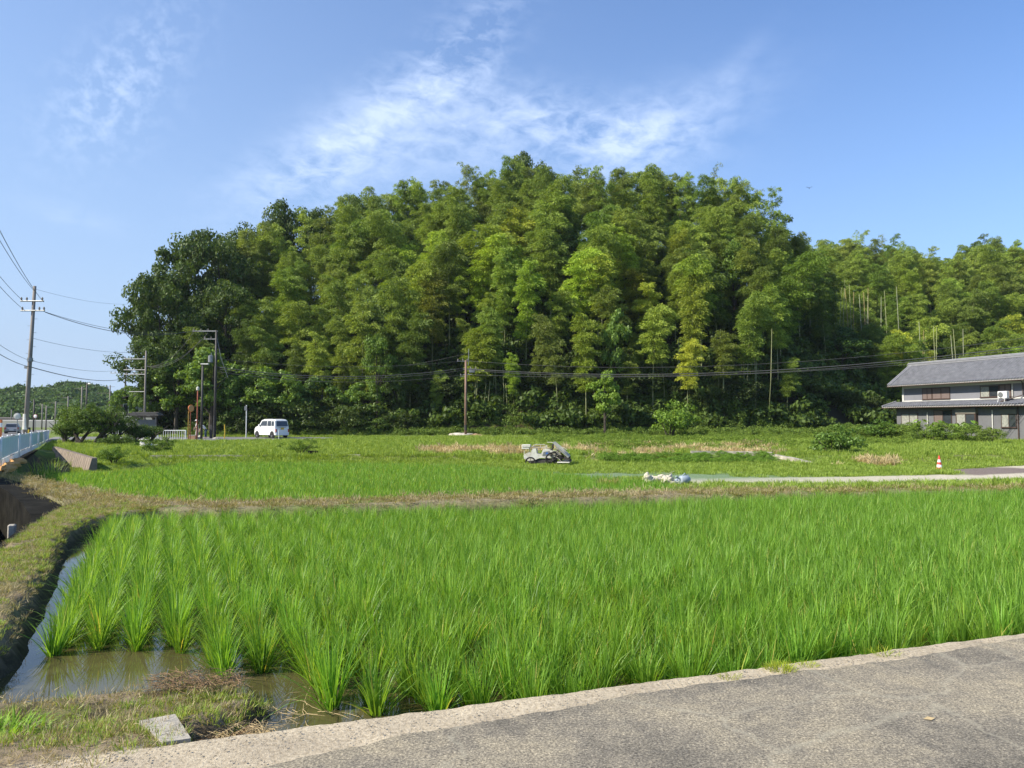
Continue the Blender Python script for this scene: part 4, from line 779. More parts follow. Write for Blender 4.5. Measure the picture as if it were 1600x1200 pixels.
def build_house():
    H0 = Vector((38.7, 75.0, 0)); rz = math.atan2(-.958, .287); e = empty('house', (H0.x, H0.y, .0), rz, 'long two-storey grey house with dark tiled roofs at the right edge', 'house')
    L = 24.0; W = 6.2; US = .85
    def T(px): u = (px-800)/F; return (75*u-38.7)/(.287+.958*u)
    m = MB(); m.box(0, L, 0, W, -.6, 3.1, mi=0); m.build('wall', M_wall, e)
    m = MB(); m.box(.02, L, US, W-.3, 3.1, 5.0); m.build('upper_wall', M_wall2, e)
    m = MB(); m.box(-.05, L, US-.03, US+.04, 3.30, 3.52); m.box(-.05, L, US-.04, US+.05, 4.72, 5.0); m.box(-.06, .14, US-.06, US+.1, 3.3, 5.0); m.box(-.06, .03, US, W-.3, 4.72, 5.0); m.build('plaster_band', M_plaster, e)
    m = MB(); m.box(-.5, L, -.62, -.02, 2.72, 2.80); m.build('soffit', M_brownfr, e)
    m = MB()
    for x in np.arange(.46, L, .455): m.box(x-.006, x+.006, -.012, -.002, 0, 2.7)
    m.build('siding_joint', M_wall2, e)
    def roof(nm, x0, x1, ya, za, yb, zb, par, drop=.12):
        # wavy tiles in courses from the eave (ya,za) up to (yb,zb)
        P = .27; nxs = int((x1-x0)/P*6); xs = np.linspace(x0, x1, nxs); ln = math.hypot(yb-ya, zb-za); nr = max(3, int(ln/.24)); V = []; rows = []
        for r in range(nr):
            for q, (f, lift) in enumerate(((r/nr, .055), ((r+1)/nr, .0))):
                y = ya+(yb-ya)*f; z = za+(zb-za)*f+lift; rows.append((y, z))
        X = np.tile(xs, len(rows)); Y = np.repeat([a for a, b in rows], nxs); Z = np.repeat([b for a, b in rows], nxs)+.06*np.abs(np.sin(X/P*math.pi))**.7
        i = np.arange(nxs-1)[None, :]+np.arange(len(rows)-1)[:, None]*nxs; Fq = np.stack([i, i+1, i+1+nxs, i+nxs], -1).reshape(-1, 4)
        o = link(nm, mesh_np(nm, np.stack([X, Y, Z], 1), Fq, [M_tile], False), par); m = MB(); s = 1 if yb > ya else -1
        m.add([(x0, ya, za-drop), (x1, ya, za-drop), (x1, yb, zb-.06), (x0, yb, zb-.06), (x0, ya, za), (x1, ya, za), (x1, yb, zb-.0), (x0, yb, zb-.0)], [[0, 1, 2, 3], [0, 1, 5, 4], [0, 3, 7, 4], [1, 2, 6, 5]]); m.build('roof_deck', M_plaster, o)
        m = MB()
        for x in np.arange(x0+P/2, x1, P): m.lathe([(.055, -.05), (.06, -.02), (.045, -.0)], 8, (x, ya-s*.0, za+.045), axis='y')
        m.build('eave_tile', M_tilecap, o); m = MB(); m.tube([(x0, ya-s*.06, za-.08), (x1, ya-s*.06, za-.10)], .05, 6); m.build('gutter', M_brownfr, o)
        return o
    roof('lower_roof', -1.0, L, -.85, 2.86, US, 3.36, e)
    ur = roof('upper_roof', -1.0, L, -.1, 5.02, 2.75, 7.1, e); roof('rear_roof', -1.0, L, 5.9, 5.02, 2.75, 7.1, e)
    m = MB(); m.add([(-.02, US, 5.0), (-.02, W-.3, 5.0), (-.02, 2.75, 6.85)], [[0, 1, 2]]); m.build('gable', M_wall2, e)
    m = MB(); m.box(-1.05, L, 2.58, 2.92, 7.05, 7.33, bev=.05); m.tube([(-1.08, 2.75, 7.38), (L, 2.75, 7.38)], .09, 8); m.tube([(-.95, 2.75, 7.2), (-.95, -.15, 5.12)], .09, 8); m.tube([(-.7, 2.75, 7.2), (-.7, -.15, 5.12)], .07, 8); m.tube([(-.95, US, 3.46), (-.95, -.9, 2.96)], .08, 8); m.lathe([(.05, -.1), (.17, -.05), (.17, .05), (.05, .1)], 12, (-1.08, 2.75, 7.25), axis='x'); m.build('ridge_tiles', M_tilecap, e)
    def window(pa, pb, z0, z1, y, kind, proud=.06):
        a, b = T(pa), T(pb); fr = MB(); t = .055; mid = (a+b)/2
        fr.box(a, b, y-proud, y+.02, z0, z0+t); fr.box(a, b, y-proud, y+.02, z1-t, z1); fr.box(a, a+t, y-proud, y+.02, z0+t, z1-t); fr.box(b-t, b, y-proud, y+.02, z0+t, z1-t); fr.box(mid-t/2, mid+t/2, y-proud, y+.02, z0+t, z1-t)
        o = fr.build('window', M_brownfr, e); mm = MB(); mm.box(a+t, mid-t/2, y-proud+.025, y+.01, z0+t, z1-t); mats = {'curtain': (M_curtain, M_curtain), 'half': (M_curtain, M_glass), 'shut': (M_shutter, M_shutter), 'shuthalf': (M_shutter, M_glass)}[kind]
        mm.build('pane', mats[0], o); mm = MB(); mm.box(mid+t/2, b-t, y-proud+.03, y+.01, z0+t, z1-t); mm.build('pane', mats[1], o); mm = MB(); mm.box(a-.03, b+.03, y-proud-.05, y+.0, z0-.06, z0-.003); mm.build('sill', M_brownfr, o); return o, a, b
    window(1408, 1434, 1.0, 2.25, 0, 'curtain'); window(1459, 1487, .95, 2.5, 0, 'shuthalf')
    o, a, b = window(1497.5, 1527, .98, 2.15, -.28, 'half'); m = MB(); m.box(a-.06, b+.06, -.34, 0, 2.16, 2.62); m.build('shutter_box', M_shutbox, o); m = MB(); m.box(a-.06, b+.06, -.36, 0, .8, .92); m.box(a-.06, a-.005, -.3, 0, .92, 2.16); m.box(b+.005, b+.06, -.3, 0, .92, 2.16); m.build('bay_frame', M_brownfr, o)
    o, a, b = window(1564, 1588, .95, 2.1, 0, 'half'); m = MB(); m.box(a-.05, b+.05, -.1, 0, 2.105, 2.5); m.build('shutter_box', M_shutbox, o)
    window(1431, 1446, 3.58, 4.66, US, 'shut'); window(1446.3, 1474, 3.58, 4.66, US, 'shut'); window(1521, 1550, 3.6, 4.6, US, 'half'); window(1550.5, 1569, 3.58, 4.66, US, 'shut'); window(1590, 1612, 3.6, 4.6, US, 'curtain')
    for p_, z0, z1, r, mt in ((1449.5, 0, 2.3, .045, M_plaster), (1551, 0, 2.45, .05, M_plaster), (1591, 0, 2.75, .045, M_brownfr)):
        x = T(p_); m = MB(); m.tube([(x, -.08, z0-.3), (x, -.08, z1)], r, 8); m.build('downpipe', mt, e)
    x = T(1572); m = MB(); m.box(x-.04, x+.04, US-.14, US-.03, 3.6, 4.7); m.build('white_post', M_plaster, e); x = T(1588); m = MB(); m.tube([(x-.9, -.05, 4.98), (x-.15, US-.1, 4.9), (x, US-.1, 4.7), (x, US-.1, 3.7), (x-1.2, -.3, 3.15)], .045, 8); m.build('downpipe', M_brownfr, e)
    # things on and beside the house
    Mh = Matrix.Translation((H0.x, H0.y, 0)) @ Matrix.Rotation(rz, 4, 'Z')
    x = T(1569.5); p = Mh @ Vector((x, -.1, 3.22)); a = empty('air_conditioner', p, rz, 'white air conditioner unit standing on the lower roof of the house', 'air conditioner')
    m = MB(); m.box(-.42, .42, -.16, .16, .22, .82, bev=.02); m.build('casing', M_white, a); m = MB(); m.lathe([(.22, -.02), (.24, -.012), (.24, 0)], 20, (-.12, -.165, .52), axis='y'); m.build('fan_grille', M_galv, a); m = MB()
    for sx in (-.3, .3): m.box(sx-.02, sx+.02, -.25, .25, .16, .21); m.tube([(sx, -.22, .16), (sx, -.3, -.12)], .018, 6); m.tube([(sx, .22, .16), (sx, .24, .02)], .018, 6)
    m.build('bracket', M_white, a)
build_house()
# weeds in front of the house
WEED = [shrub_meshes(780+i, 2.3, r, 34, 130, .42, M_weed, (.07, .16)) for i, r in enumerate([1.8, 2.2, 1.5])]
for px_, Y, h_, w_, lb, c_ in [(1385, 66, 1.5, 1.5, 'tall green weeds at the left corner of the house', (1, 1, 1)), (1415, 64.5, 1.6, 1.4, 'leafy weed clump below the first window of the house', (1, 1.05, .9)), (1450, 63, 1.7, 1.5, 'leafy weed clump under the red-curtained window', (1.05, 1.1, .9)), (1485, 61, 1.7, 1.5, 'leafy weed clump under the bay window', (1, 1.1, .9)), (1515, 59.5, 1.5, 1.4, 'weed clump right of the bay window', (.95, 1, .9)), (1545, 57.5, 1.3, 1.3, 'low weeds at the white pipe of the house', (1, 1, .9)), (1345, 68, 1.4, 1.6, 'overgrown weed mound beyond the round bush', (.95, 1, .9)), (1320, 74, 1.5, 1.6, 'weed mound at the foot of the dark hollow', (.9, 1, .9)), (1425, 60, 1.0, 1.2, 'low front weeds left of the traffic cone line', (1, 1.05, .9))]:
    put_tree(px_, 0, h_, WEED[rgT.randint(3)], c_, lb, w_, Y, ('stems', 'leaves'), 'weed_clump', 'weeds', 2.3)
def taro(px_, Y, lb, s=1.0):
    p = at(px_, 670, Y); g = gz(p.x, Y); rg_ = np.random.RandomState(int(px_)); e = empty('taro_plant', (p.x, Y, g), 0, lb, 'plant'); st = MB(); lf = MB()
    for i in range(7):
        a = rg_.uniform(0, 6.28); R_ = rg_.uniform(.3, .7)*s; zt = rg_.uniform(1.2, 1.75)*s; tip = Vector((math.cos(a)*R_, math.sin(a)*R_, zt)); st.tube([(0, 0, 0), (tip.x*.4, tip.y*.4, zt*.7), tip], .018, 5); d = Vector((math.cos(a), math.sin(a), -.55)).normalized(); sd = Vector((-math.sin(a), math.cos(a), 0)); L = .5*s
        pts = [tip-d*.14*L-sd*.3*L, tip-d*.3*L-sd*.14*L, tip, tip-d*.3*L+sd*.14*L, tip-d*.14*L+sd*.3*L, tip+d*.35*L+sd*.32*L, tip+d*1.0*L, tip+d*.35*L-sd*.32*L]
        lf.add(pts, [[0, 1, 2, 7], [2, 3, 4, 5], [2, 5, 6, 7]])
    st.build('stalks', M_grass, e); o = lf.build('leaves', M_shrub, e); o.color = (1.2, 1.3, 1, 1)
for px_, Y, lb in ((1438, 66, 'broad-leaved plant below the second window of the house'), (1462, 65, 'broad-leaved plant just left of the bay window'), (1490, 63.5, 'broad-leaved plant below the bay window'), (1516, 62, 'broad-leaved plant right below the bay window corner')): taro(px_, Y, lb)

# ---------------------------------------------------------------- poles, wires
POLE = {}
def pole(key, px_, base_y, top_y, Y, r0, r1, mat, label, lean=0.0, cat='utility pole', name='utility_pole'):
    b = at(px_, base_y, Y); g = gz(b.x, Y); t = at(px_, top_y, Y); h = t.z-g; e = empty(name, (b.x, Y, g), 0, label, cat); top = Vector((lean, 0, h)); m = MB()
    m.tube([(0, 0, -.5), top*.5, top], [r0, (r0+r1)/2, r1], 14); m.build('pole', mat, e, True); POLE[key] = (e, Vector((b.x, Y, g)), top); return e, top
def arm(e, top, z, x0, x1, yy=0, mat=None, ins=(), r=.045, nm='crossarm', iz=.22, az=0):
    k = top.x*z/top.z; ca, sa = math.cos(az), math.sin(az); m = MB(); m.tube([(k+x0*ca, x0*sa+yy, z), (k+x1*ca, x1*sa+yy, z)], r, 6); o = m.build(nm, mat or M_galv, e)
    for xx in ins:
        m = MB(); m.lathe([(.03, 0), (.06, .04), (.04, .09), (.07, .12), (.03, iz)], 8, (k+xx*ca, xx*sa+yy, z+.03)); m.build('insulator', M_polec, o)
    return k
def on_pole(key, dx, z, dy=0):
    e, b, t = POLE[key]; return b+Vector((t.x*z/t.z+dx, dy, z))
def wire(a, b, sag, lb, r=.014, n=22, group=None):
    a, b = Vector(a), Vector(b); pts = [a.lerp(b, i/n)-Vector((0, 0, sag*4*(i/n)*(1-i/n)))-a for i in range(n+1)]; m = MB(); m.tube(pts, r, 5); o = m.build('power_line', M_wire, None, True, tuple(a)); tag(o, lb, 'power line', group); return o
e, t = pole('A', 38, 700, 447, 48, .155, .095, M_polec, 'tall grey concrete utility pole standing behind the pale blue fence', .35)
h = t.z; zz = lambda key, y: at(0, y, POLE[key][1].y).z-POLE[key][1].z
arm(e, t, zz('A', 471), -.75, .75, -.16, None, (-.7, -.35, .65), .05); arm(e, t, zz('A', 486), -.7, .85, -.16, None, (-.6, .5, .8), .05)
m = MB(); k = t.x*.12
for i in range(14):
    z = 2.5+i*.45; s = 1 if i % 2 else -1; kk = t.x*z/t.z; m.tube([(kk+s*.12, 0, z), (kk+s*.30, 0, z)], .012, 5)
m.build('step_bolts', M_galv, e); m = MB(); m.lathe([(.165, 1.2), (.163, 2.2)], 16, (.03, 0, 0)); m.build('white_sleeve', M_dirtywhite, e); m = MB(); m.tube([(.22, -.05, 0), (.28, -.05, 1.2)], .05, 6); m.build('cable_guard', M_yellow, e); m = MB(); kk = t.x*zz('A', 562)/h; m.lathe([(.17, -.12), (.17, .12)], 14, (kk, 0, zz('A', 562))); m.box(kk-.3, kk-.12, -.1, .1, zz('A', 574)-.08, zz('A', 574)+.08); m.build('cable_clamp', M_galv, e)
e, t = pole('B', 225, 688, 548, 74.5, .11, .08, M_polec, 'slim grey utility pole behind the shelter roof, three arms to its left'); 
for y_ in (561, 578, 585): arm(e, t, zz('B', y_), -2.2, .1, 0, M_galv, (-2.1, -1.5) if y_ == 561 else (-1.9, -1.1, -.4), .05)
arm(e, t, zz('B', 612), -1.6, .05, 0, M_galv, (), .04)
e, t = pole('C', 195, 640, 572, 112, .15, .11, M_darkpole, 'farther dark utility pole above the vine-grown house'); arm(e, t, zz('C', 577), -.9, .1); arm(e, t, zz('C', 583), -2.3, .1, 0, None, (-2.2, -1.6, -1)); 
e, t = pole('D', 335, 686, 516, 72, .13, .10, M_darkpole, 'dark utility pole carrying a grey transformer in front of the wood'); arm(e, t, t.z-.1, -2.3, .15, 0, M_galv, (-2.2, -1.5, -.8), .06); arm(e, t, zz('D', 530), -1.2, .15, 0, M_galv, (-1.1, -.5), .05)
m = MB(); m.lathe([(.1, zz('D', 567)), (.25, zz('D', 566)), (.25, zz('D', 556)), (.12, zz('D', 555))], 14, (-.5, 0, 0)); m.tube([(-.45, 0, zz('D', 555)), (-.45, 0, zz('D', 551))], .04, 6); m.build('transformer', M_galv, e)
m = MB(); m.tube([(.1, 0, zz('D', 530)), (.5, 0, zz('D', 560)), (1.2, 0, zz('D', 590))], .02, 5); m.build('guy_wire', M_galv, e)
m = MB(); m.lathe([(.15, 0.2), (.15, zz('D', 650))], 14); m.build('cable_guard', M_black, e)
e, t = pole('E', 314.5, 690, 569, 63, .10, .085, M_darkpole, 'almost black slender street light pole beside the rusty red post', 0, 'lamp pole', 'lamp_pole'); m = MB(); m.box(-.15, .5, -.12, .12, t.z-.05, t.z+.06, bev=.02); m.build('lamp_head', M_dirtywhite, e)
e, t = pole('G', 307.5, 689, 604, 64, .065, .05, M_rust, 'thin rusty red post just left of the black lamp pole', 0, 'post', 'rusty_post'); m = MB(); m.lathe([(.05, t.z-.35), (.13, t.z-.3), (.13, t.z-.1), (.05, t.z)], 10); m.build('siren_horn', M_dirtywhite, e)
e, t = pole('F', 727.5, 686, 563, 75, .135, .105, M_steelpole, 'lone brown steel utility pole in front of the dark wood')
m = MB(); m.tube([(.0, 0, t.z-.6), (.28, 0, t.z-.5), (.28, 0, zz('F', 545))], .03, 6); m.build('lightning_rod', M_galv, e)
arm(e, t, t.z-.1, -.9, .25, 0, M_galv, (-.8, -.3, .15), .05); arm(e, t, t.z-.9, -.3, 1.1, 0, M_galv, (.5, 1.0), .05); arm(e, t, t.z-1.45, -.3, .6, 0, M_galv, (), .05); arm(e, t, zz('F', 588), -.55, .2, 0, M_galv, (-.5,), .04)
m = MB(); m.box(.35, .9, -.15, .15, t.z-1.25, t.z-.95, bev=.03); m.build('junction_box', M_galv, e); m = MB(); m.lathe([(.15, zz('F', 672)), (.15, zz('F', 664))], 14); m.build('marker_band', M_darkpole, e)
# wires
RP = lambda y_, Y: at(1800, y_, Y)
wg = 'wires from the brown pole to the right'
for i, (y_, z, sg, r, lb) in enumerate([(497, -.05, 1.9, .016, 'topmost thin wire running right from the brown pole over the house'), (512, -.85, 1.75, .034, 'thick bundled cable running right from the brown pole over the house'), (516, -1.0, 1.75, .022, 'second cable just below the bundled cable on the right'), (533, -1.45, 1.15, .016, 'lowest thin wire running right from the brown pole')]):
    wire(on_pole('F', .2, POLE['F'][2].z+z), RP(y_, 56), sg, lb, r, 30)
for i, (z, zd, sg, r, lb) in enumerate([(-.05, 560, .7, .014, 'upper thin wire from the brown pole left to the transformer pole'), (-.8, 573, .9, .035, 'thick cable from the brown pole left to the transformer pole'), (-1.0, 576, .9, .022, 'thin cable below the thick one, left of the brown pole'), (-1.45, 580, .9, .018, 'lowest wire from the brown pole left to the transformer pole')]):
    wire(on_pole('F', -.2, POLE['F'][2].z+z), on_pole('D', 0, zz('D', zd)), sg, lb, r, 26)
wire(on_pole('F', .28, POLE['F'][2].z+.75), at(560, 578, 79), .3, 'faint thin wire from the rod of the brown pole into the trees', .012)
for dx, y_, lb in ((-.7, 470, 'left wire rising from the concrete pole out of the picture'), (.0, 455, 'top wire rising steeply from the concrete pole out of the picture'), (.65, 472, 'right wire rising from the concrete pole out of the picture'), (-.6, 484, 'lower arm wire rising from the concrete pole out of the picture')):
    wire(on_pole('A', dx, zz('A', y_)), (-12.4+dx, 14, on_pole('A', 0, zz('A', y_)).z), .55, lb, .013, 30)
for y_, lb in ((563, 'upper telephone cable leaving the concrete pole towards the left edge'), (573, 'thick lower telephone cable leaving the concrete pole towards the left edge')): wire(on_pole('A', 0, zz('A', y_)), (-12.4, 14, on_pole('A', 0, zz('A', y_)).z), .45, lb, .010 if y_ < 570 else .016, 30)
wire(on_pole('A', .8, zz('A', 488)), on_pole('D', -2.2, POLE['D'][2].z), .9, 'lower wire pair from the concrete pole across to the wood', .022, 30); wire(on_pole('A', .6, zz('A', 486)), on_pole('D', -1.5, POLE['D'][2].z), .8, 'upper wire pair from the concrete pole across to the wood', .014, 30)
wire(on_pole('A', .1, zz('A', 452)), at(200, 475, 80), .3, 'faint top wire from the concrete pole towards the evergreens', .008); wire(on_pole('A', 0, zz('A', 528)), on_pole('B', 0, POLE['B'][2].z-.1), .4, 'thin middle wire from the concrete pole to the slim pole', .011)
wire(on_pole('A', 0, zz('A', 563)), on_pole('C', -.5, zz('C', 577)), .5, 'upper telephone cable from the concrete pole to the farther dark pole', .014); wire(on_pole('A', 0, zz('A', 573)), on_pole('C', 0, zz('C', 591)), .6, 'thick lower telephone cable from the concrete pole to the farther dark pole', .03)
for dx, zd, lb in ((-2.2, 518, 'left sagging wire between the slim pole and the transformer pole'), (-.8, 520, 'middle sagging wire between the slim pole and the transformer pole'), (-1.5, 531, 'right sagging wire between the slim pole and the transformer pole')): wire(on_pole('B', 0, zz('B', 572)), on_pole('D', dx, zz('D', zd)), 1.0, lb, .02)
# far poles along the main road
for i, (px_, tp, bs, Y, armx, mat, lb) in enumerate([(41, 626, 672, 150, 0, M_galv, 'far lamp post just right of the big concrete pole'), (52, 624, 675, 120, 0, M_darkpole, 'dark far pole left of the small round sign'), (65, 631, 673, 150, -1, M_polec, 'far grey pole right of the small round sign'), (71.5, 634, 674, 140, 1, M_polec, 'far grey pole, right neighbour of the one by the small sign'), (86, 627, 672, 140, -1, M_polec, 'far grey pole near the fence end'), (105.5, 619, 660, 150, -2, M_polec, 'far grey pole with a long left arm above the trimmed bush'), (127, 604, 655, 120, -1, M_polec, 'far grey pole with a small top box above the trimmed bush'), (134.5, 598, 655, 110, 0, M_darkpole, 'dark far pole above the trimmed bush'), (171, 602, 650, 150, -2, M_polec, 'far grey pole left of the vine-grown house'), (17, 640, 672, 200, 0, M_polec, 'very far thin pole left of the big concrete pole')]):
    b = at(px_, bs, Y); e, t = pole('f%d' % i, px_, bs, tp, Y, .14, .11, mat, lb, 0, 'utility pole', 'utility_pole')
    if armx: arm(e, t, t.z-.3, -1.3 if armx < 0 else -.6, .9, 0, M_polec, (), .035)
    if armx == -2: arm(e, t, t.z-1.6, -2.6, .2, 0, M_polec, (), .035)
    if i in (0, 7): m = MB(); m.lathe([(.1, -.1), (.32, 0), (.1, .2)], 8, (.4, 0, t.z-.2)); m.build('lamp_head', M_white, e)

# ---------------------------------------------------------------- blue fence, embankment walls
def build_fence():
    e = empty('panel_fence', (-17.8, 25.9, 0), 0, 'pale blue panel fence with white posts along the main road', 'fence'); P = lambda y: Vector((fence_x(y)+17.8, y-25.9, .0-.3*float(sstep(26, 66, y)))); ys = np.arange(18.0, 66.5, 2.02)
    d = Vector((-.58, 1, 0)).normalized(); nrm = Vector((d.y, -d.x, 0)); m = MB(); pl = MB()
    for i, y in enumerate(ys):
        p = P(y); 
        if i < len(ys)-1:
            q = P(ys[i+1]); n = 5
            for k in range(n):
                a, b = p.lerp(q, k/n+.006), p.lerp(q, (k+1)/n-.006)
                pl.add([a+Vector((0, 0, .20)), b+Vector((0, 0, .20)), b+Vector((0, 0, .92)), a+Vector((0, 0, .92)), a-nrm*.03+Vector((0, 0, .20)), b-nrm*.03+Vector((0, 0, .20)), b-nrm*.03+Vector((0, 0, .92)), a-nrm*.03+Vector((0, 0, .92))], [[0, 1, 2, 3], [7, 6, 5, 4], [3, 2, 6, 7], [0, 3, 7, 4], [1, 5, 6, 2], [0, 4, 5, 1]])
            r_ = MB(); r_.tube([p+Vector((0, 0, .95)), q+Vector((0, 0, .95))], .025, 6); r_.tube([p+Vector((0, 0, .15)), q+Vector((0, 0, .15))], .02, 6); r_.build('rail', M_white if i % 3 else M_galv, e)
            b_ = MB()
            for k in range(4): c = p.lerp(q, (k+.5)/4); b_.box(c.x-.03, c.x+.03, c.y-.03, c.y+.03, c.z-.12, c.z+.13)
            b_.build('foot_bars', M_white, e)
        pm = MB(); pm.tube([p+nrm*.04+Vector((0, 0, -.3)), p+nrm*(.04 if i % 4 == 0 else -.09)+Vector((0, 0, 1.0))], .02 if i % 4 else .055, 8); pm.build('post', M_white, e, True)
    pl.build('panels', M_blue, e)
build_fence()
def ribbon(name, pts, th, ztop, zbot, mat, lb, cat='wall', cap=.0):
    """upright wall along pts with thickness th to the left of travel"""
    m = MB(); n = len(pts); V = []
    for i, (x, y) in enumerate(pts):
        a = Vector(pts[max(i-1, 0)]); b = Vector(pts[min(i+1, n-1)]); d = (b-a).normalized(); nn = Vector((-d.y, d.x))*th; zt = ztop[i] if hasattr(ztop, '__len__') else ztop; zb = zbot[i] if hasattr(zbot, '__len__') else zbot
        V += [(x, y, zb), (x, y, zt), (x+nn.x, y+nn.y, zt), (x+nn.x, y+nn.y, zb)]
    Fq = [[i*4+k, i*4+4+k, i*4+4+(k+1) % 4, i*4+(k+1) % 4] for i in range(n-1) for k in range(4)]+[[3, 2, 1, 0], [(n-1)*4+k for k in range(4)]]
    m.add(V, Fq); o = m.build(name, mat); tag(o, lb, cat); return o
fp = [(fence_x(y)+.28, y) for y in np.arange(19, 49, 2.)]
ribbon('retaining_wall', fp[::1], .35, [-.08-.3*float(sstep(26, 66, y)) for x, y in fp], -1.3, M_shadeconc, 'dark shade-coloured retaining wall below the pale blue fence')  # shade on the face is put into the wall colour
# slanted block wall closing the terrace
M_block = simple('brown_block', (.23, .185, .14), .95, .3, 3, bump=.6, bscale=20)
w0, w1 = Vector((-28.4, 46.2)), Vector((-19.65, 35.0)); dd_ = (w1-w0); nb_ = 26; m = MB()
for i in range(nb_):
    a = w0+dd_*(i/nb_); b = w0+dd_*((i+.9)/nb_); zt = -.06-.14*(i/nb_)
    for p_, q_ in ((a, b),):
        n_ = Vector((dd_.y, -dd_.x)).normalized(); n_ = n_ if n_.y < 0 else -n_; o_ = n_*.22; m.add([(p_.x+o_.x, p_.y+o_.y, -1.1), (q_.x+o_.x, q_.y+o_.y, -1.1), (q_.x, q_.y, zt), (p_.x, p_.y, zt), (p_.x-o_.x, p_.y-o_.y, zt), (q_.x-o_.x, q_.y-o_.y, zt), (p_.x-o_.x, p_.y-o_.y, -1.1), (q_.x-o_.x, q_.y-o_.y, -1.1)], [[0, 1, 2, 3], [3, 2, 5, 4], [1, 7, 5, 2], [0, 3, 4, 6], [4, 5, 7, 6]])
o = m.build('block_wall', M_block); tag(o, 'sloping brown block wall with a diagonal crack ending the grassy terrace', 'wall')
ribbon('canal_wall', [(-7.75, 13.3), (-8.35, 14.15), (-9.4, 15.5), (-11.0, 17.4), (-13.2, 19.7), (-16, 22.4), (-22, 28), (-34, 38)], .62, [-.3, -.14, -.06, .0, .04, .04, 0, -.1], -1.6, M_shadeconc, 'dark shade-coloured concrete wall of the canal, its top sloping down to the right')  # face turns to the sun; its shade is painted in by the dark colour
ribbon('canal_kerb', [(-5.2, 6.5), (-6.02, 8.62), (-7.4, 11.6), (-8.15, 13.3)], .14, [-.06, -.05, -.05, -.1], -1.6, M_shadeconc, 'narrow concrete kerb along the left side of the grassy bank')
m = MB(); m.box(-.06, .06, -.06, .06, -1.1, .0, bev=.02); o = m.build('stub_post', M_conc, None, False, (-8.62, 12.95, -.2), .4); tag(o, 'short grey concrete stub post standing at the canal edge', 'post')
wx = [(-19.2, 39.6), (-15, 39.8), (-11.5, 40.0), (-8, 40.3)]; ribbon('low_kerb', wx, .25, -.28, -1.0, M_conc, 'low weathered concrete kerb between lower paddy and terrace')
zz2 = lambda x, y: gz(x, y)
w = [at(1080, 708, 43.2), at(1130, 708.5, 43.2), at(1180, 709, 42.8), at(1206, 710, 42.3)]; o = ribbon('low_wall', [(p.x, p.y) for p in w], .22, [p.z+.13 for p in w], -1.1, M_conc, 'low grey concrete wall edging the green weed bank')
w = [at(1207, 710, 42.2), at(1235, 715, 41), at(1262, 722, 39.6), at(1282, 729, 38.2)]; ribbon('ramp_kerb', [(p.x, p.y) for p in w], .3, [p.z for p in w], -1.2, M_conc, 'sloping dark concrete kerb running down right from the low wall')
p = at(1203, 714, 41.9); m = MB(); m.box(-.15, .15, -.12, .12, -.5, .22, bev=.02); o = m.build('kerb_block', M_conc, None, False, (p.x, p.y, p.z-.15)); tag(o, 'small square concrete block at the end of the low wall', 'block')
w = [at(600, 686.5, 74), at(700, 687, 74), at(780, 688, 73), at(842, 690, 71)]; ribbon('path_edge', [(p.x, p.y) for p in w], .18, [gz(p.x, p.y)+.16 for p in w], -.9, M_conc, 'thin pale concrete path edge in front of the brown pole')
# box culvert mouth by the terrace
p = at(489, 713, 40.3); m = MB(); m.box(-.25, .25, -.12, .12, -.4, .3, bev=.02); o = m.build('sluice_post', M_shadeconc, None, False, (p.x, p.y, p.z)); tag(o, 'small dark sluice block in the grass below the van', 'sluice')

# ---------------------------------------------------------------- near corner: block, roots, weeds
m = MB(); b0 = [(-1.98, 4.36), (-1.76, 4.46), (-1.62, 3.87), (-1.84, 3.72)]; b0 = [(-1.99, 4.06), (-1.84, 4.15), (-1.62, 3.84), (-1.74, 3.79)]
m.add([(x, y, -.004) for x, y in b0]+[(x, y, -.42) for x, y in b0], [[3, 2, 1, 0], [0, 1, 5, 4], [1, 2, 6, 5], [2, 3, 7, 6], [3, 0, 4, 7]]); o = m.build('drain_slab', M_conc); o.data.validate(); tag(o, 'pale concrete drain slab set flush beside the rooty hollow', 'slab')
def tangle(name, cx, cy, z, R_, n, L, r, mat, lb, cat, seed, up=.12):
    rg_ = np.random.RandomState(seed); m = MB()
    for i in range(n):
        a = rg_.uniform(0, 6.28); q = math.sqrt(rg_.rand()); p = Vector((math.cos(a)*R_[0]*q, math.sin(a)*R_[1]*q, rg_.uniform(0, up*.6))); b = rg_.uniform(0, 6.28); pts = [p]
        for k in range(4): b += rg_.uniform(-.9, .9); p = p+Vector((math.cos(b), math.sin(b), rg_.uniform(-.5, .6)*(1-.3*k)))*L/4; p.z = max(p.z, .004); pts.append(p)
        m.tube(pts, [r, r, r*.9, r*.7, r*.4], 4)
    o = m.build(name, mat, None, False, (cx, cy, z)); tag(o, lb, cat)
M_root = simple('dry_roots', (.26, .17, .09), .95, .4, 30); M_straw2 = simple('straw', (.50, .38, .2), .9, .25, 20)
tangle('root_tangle', -1.62, 4.13, -.235, (.22, .14), 420, .20, .0022, M_root, 'tangle of brown dry roots in the hollow beside the slab', 'roots', 4); tangle('straw_tangle', -1.50, 4.22, -.21, (.20, .15), 260, .18, .0018, M_straw2, 'pale straw tangle between roots and muddy water', 'straw', 5)
tangle('floating_stems', -1.35, 4.85, -.245, (.28, .18), 26, .28, .0015, M_straw2, 'few straw stems floating on the muddy water', 'straw', 6, .02)
tangle('straw_pile', -2.05, 4.92, -.13, (.3, .14), 420, .11, .0016, M_root, 'dark dry root clod at the tip of the muddy spit', 'roots', 7)
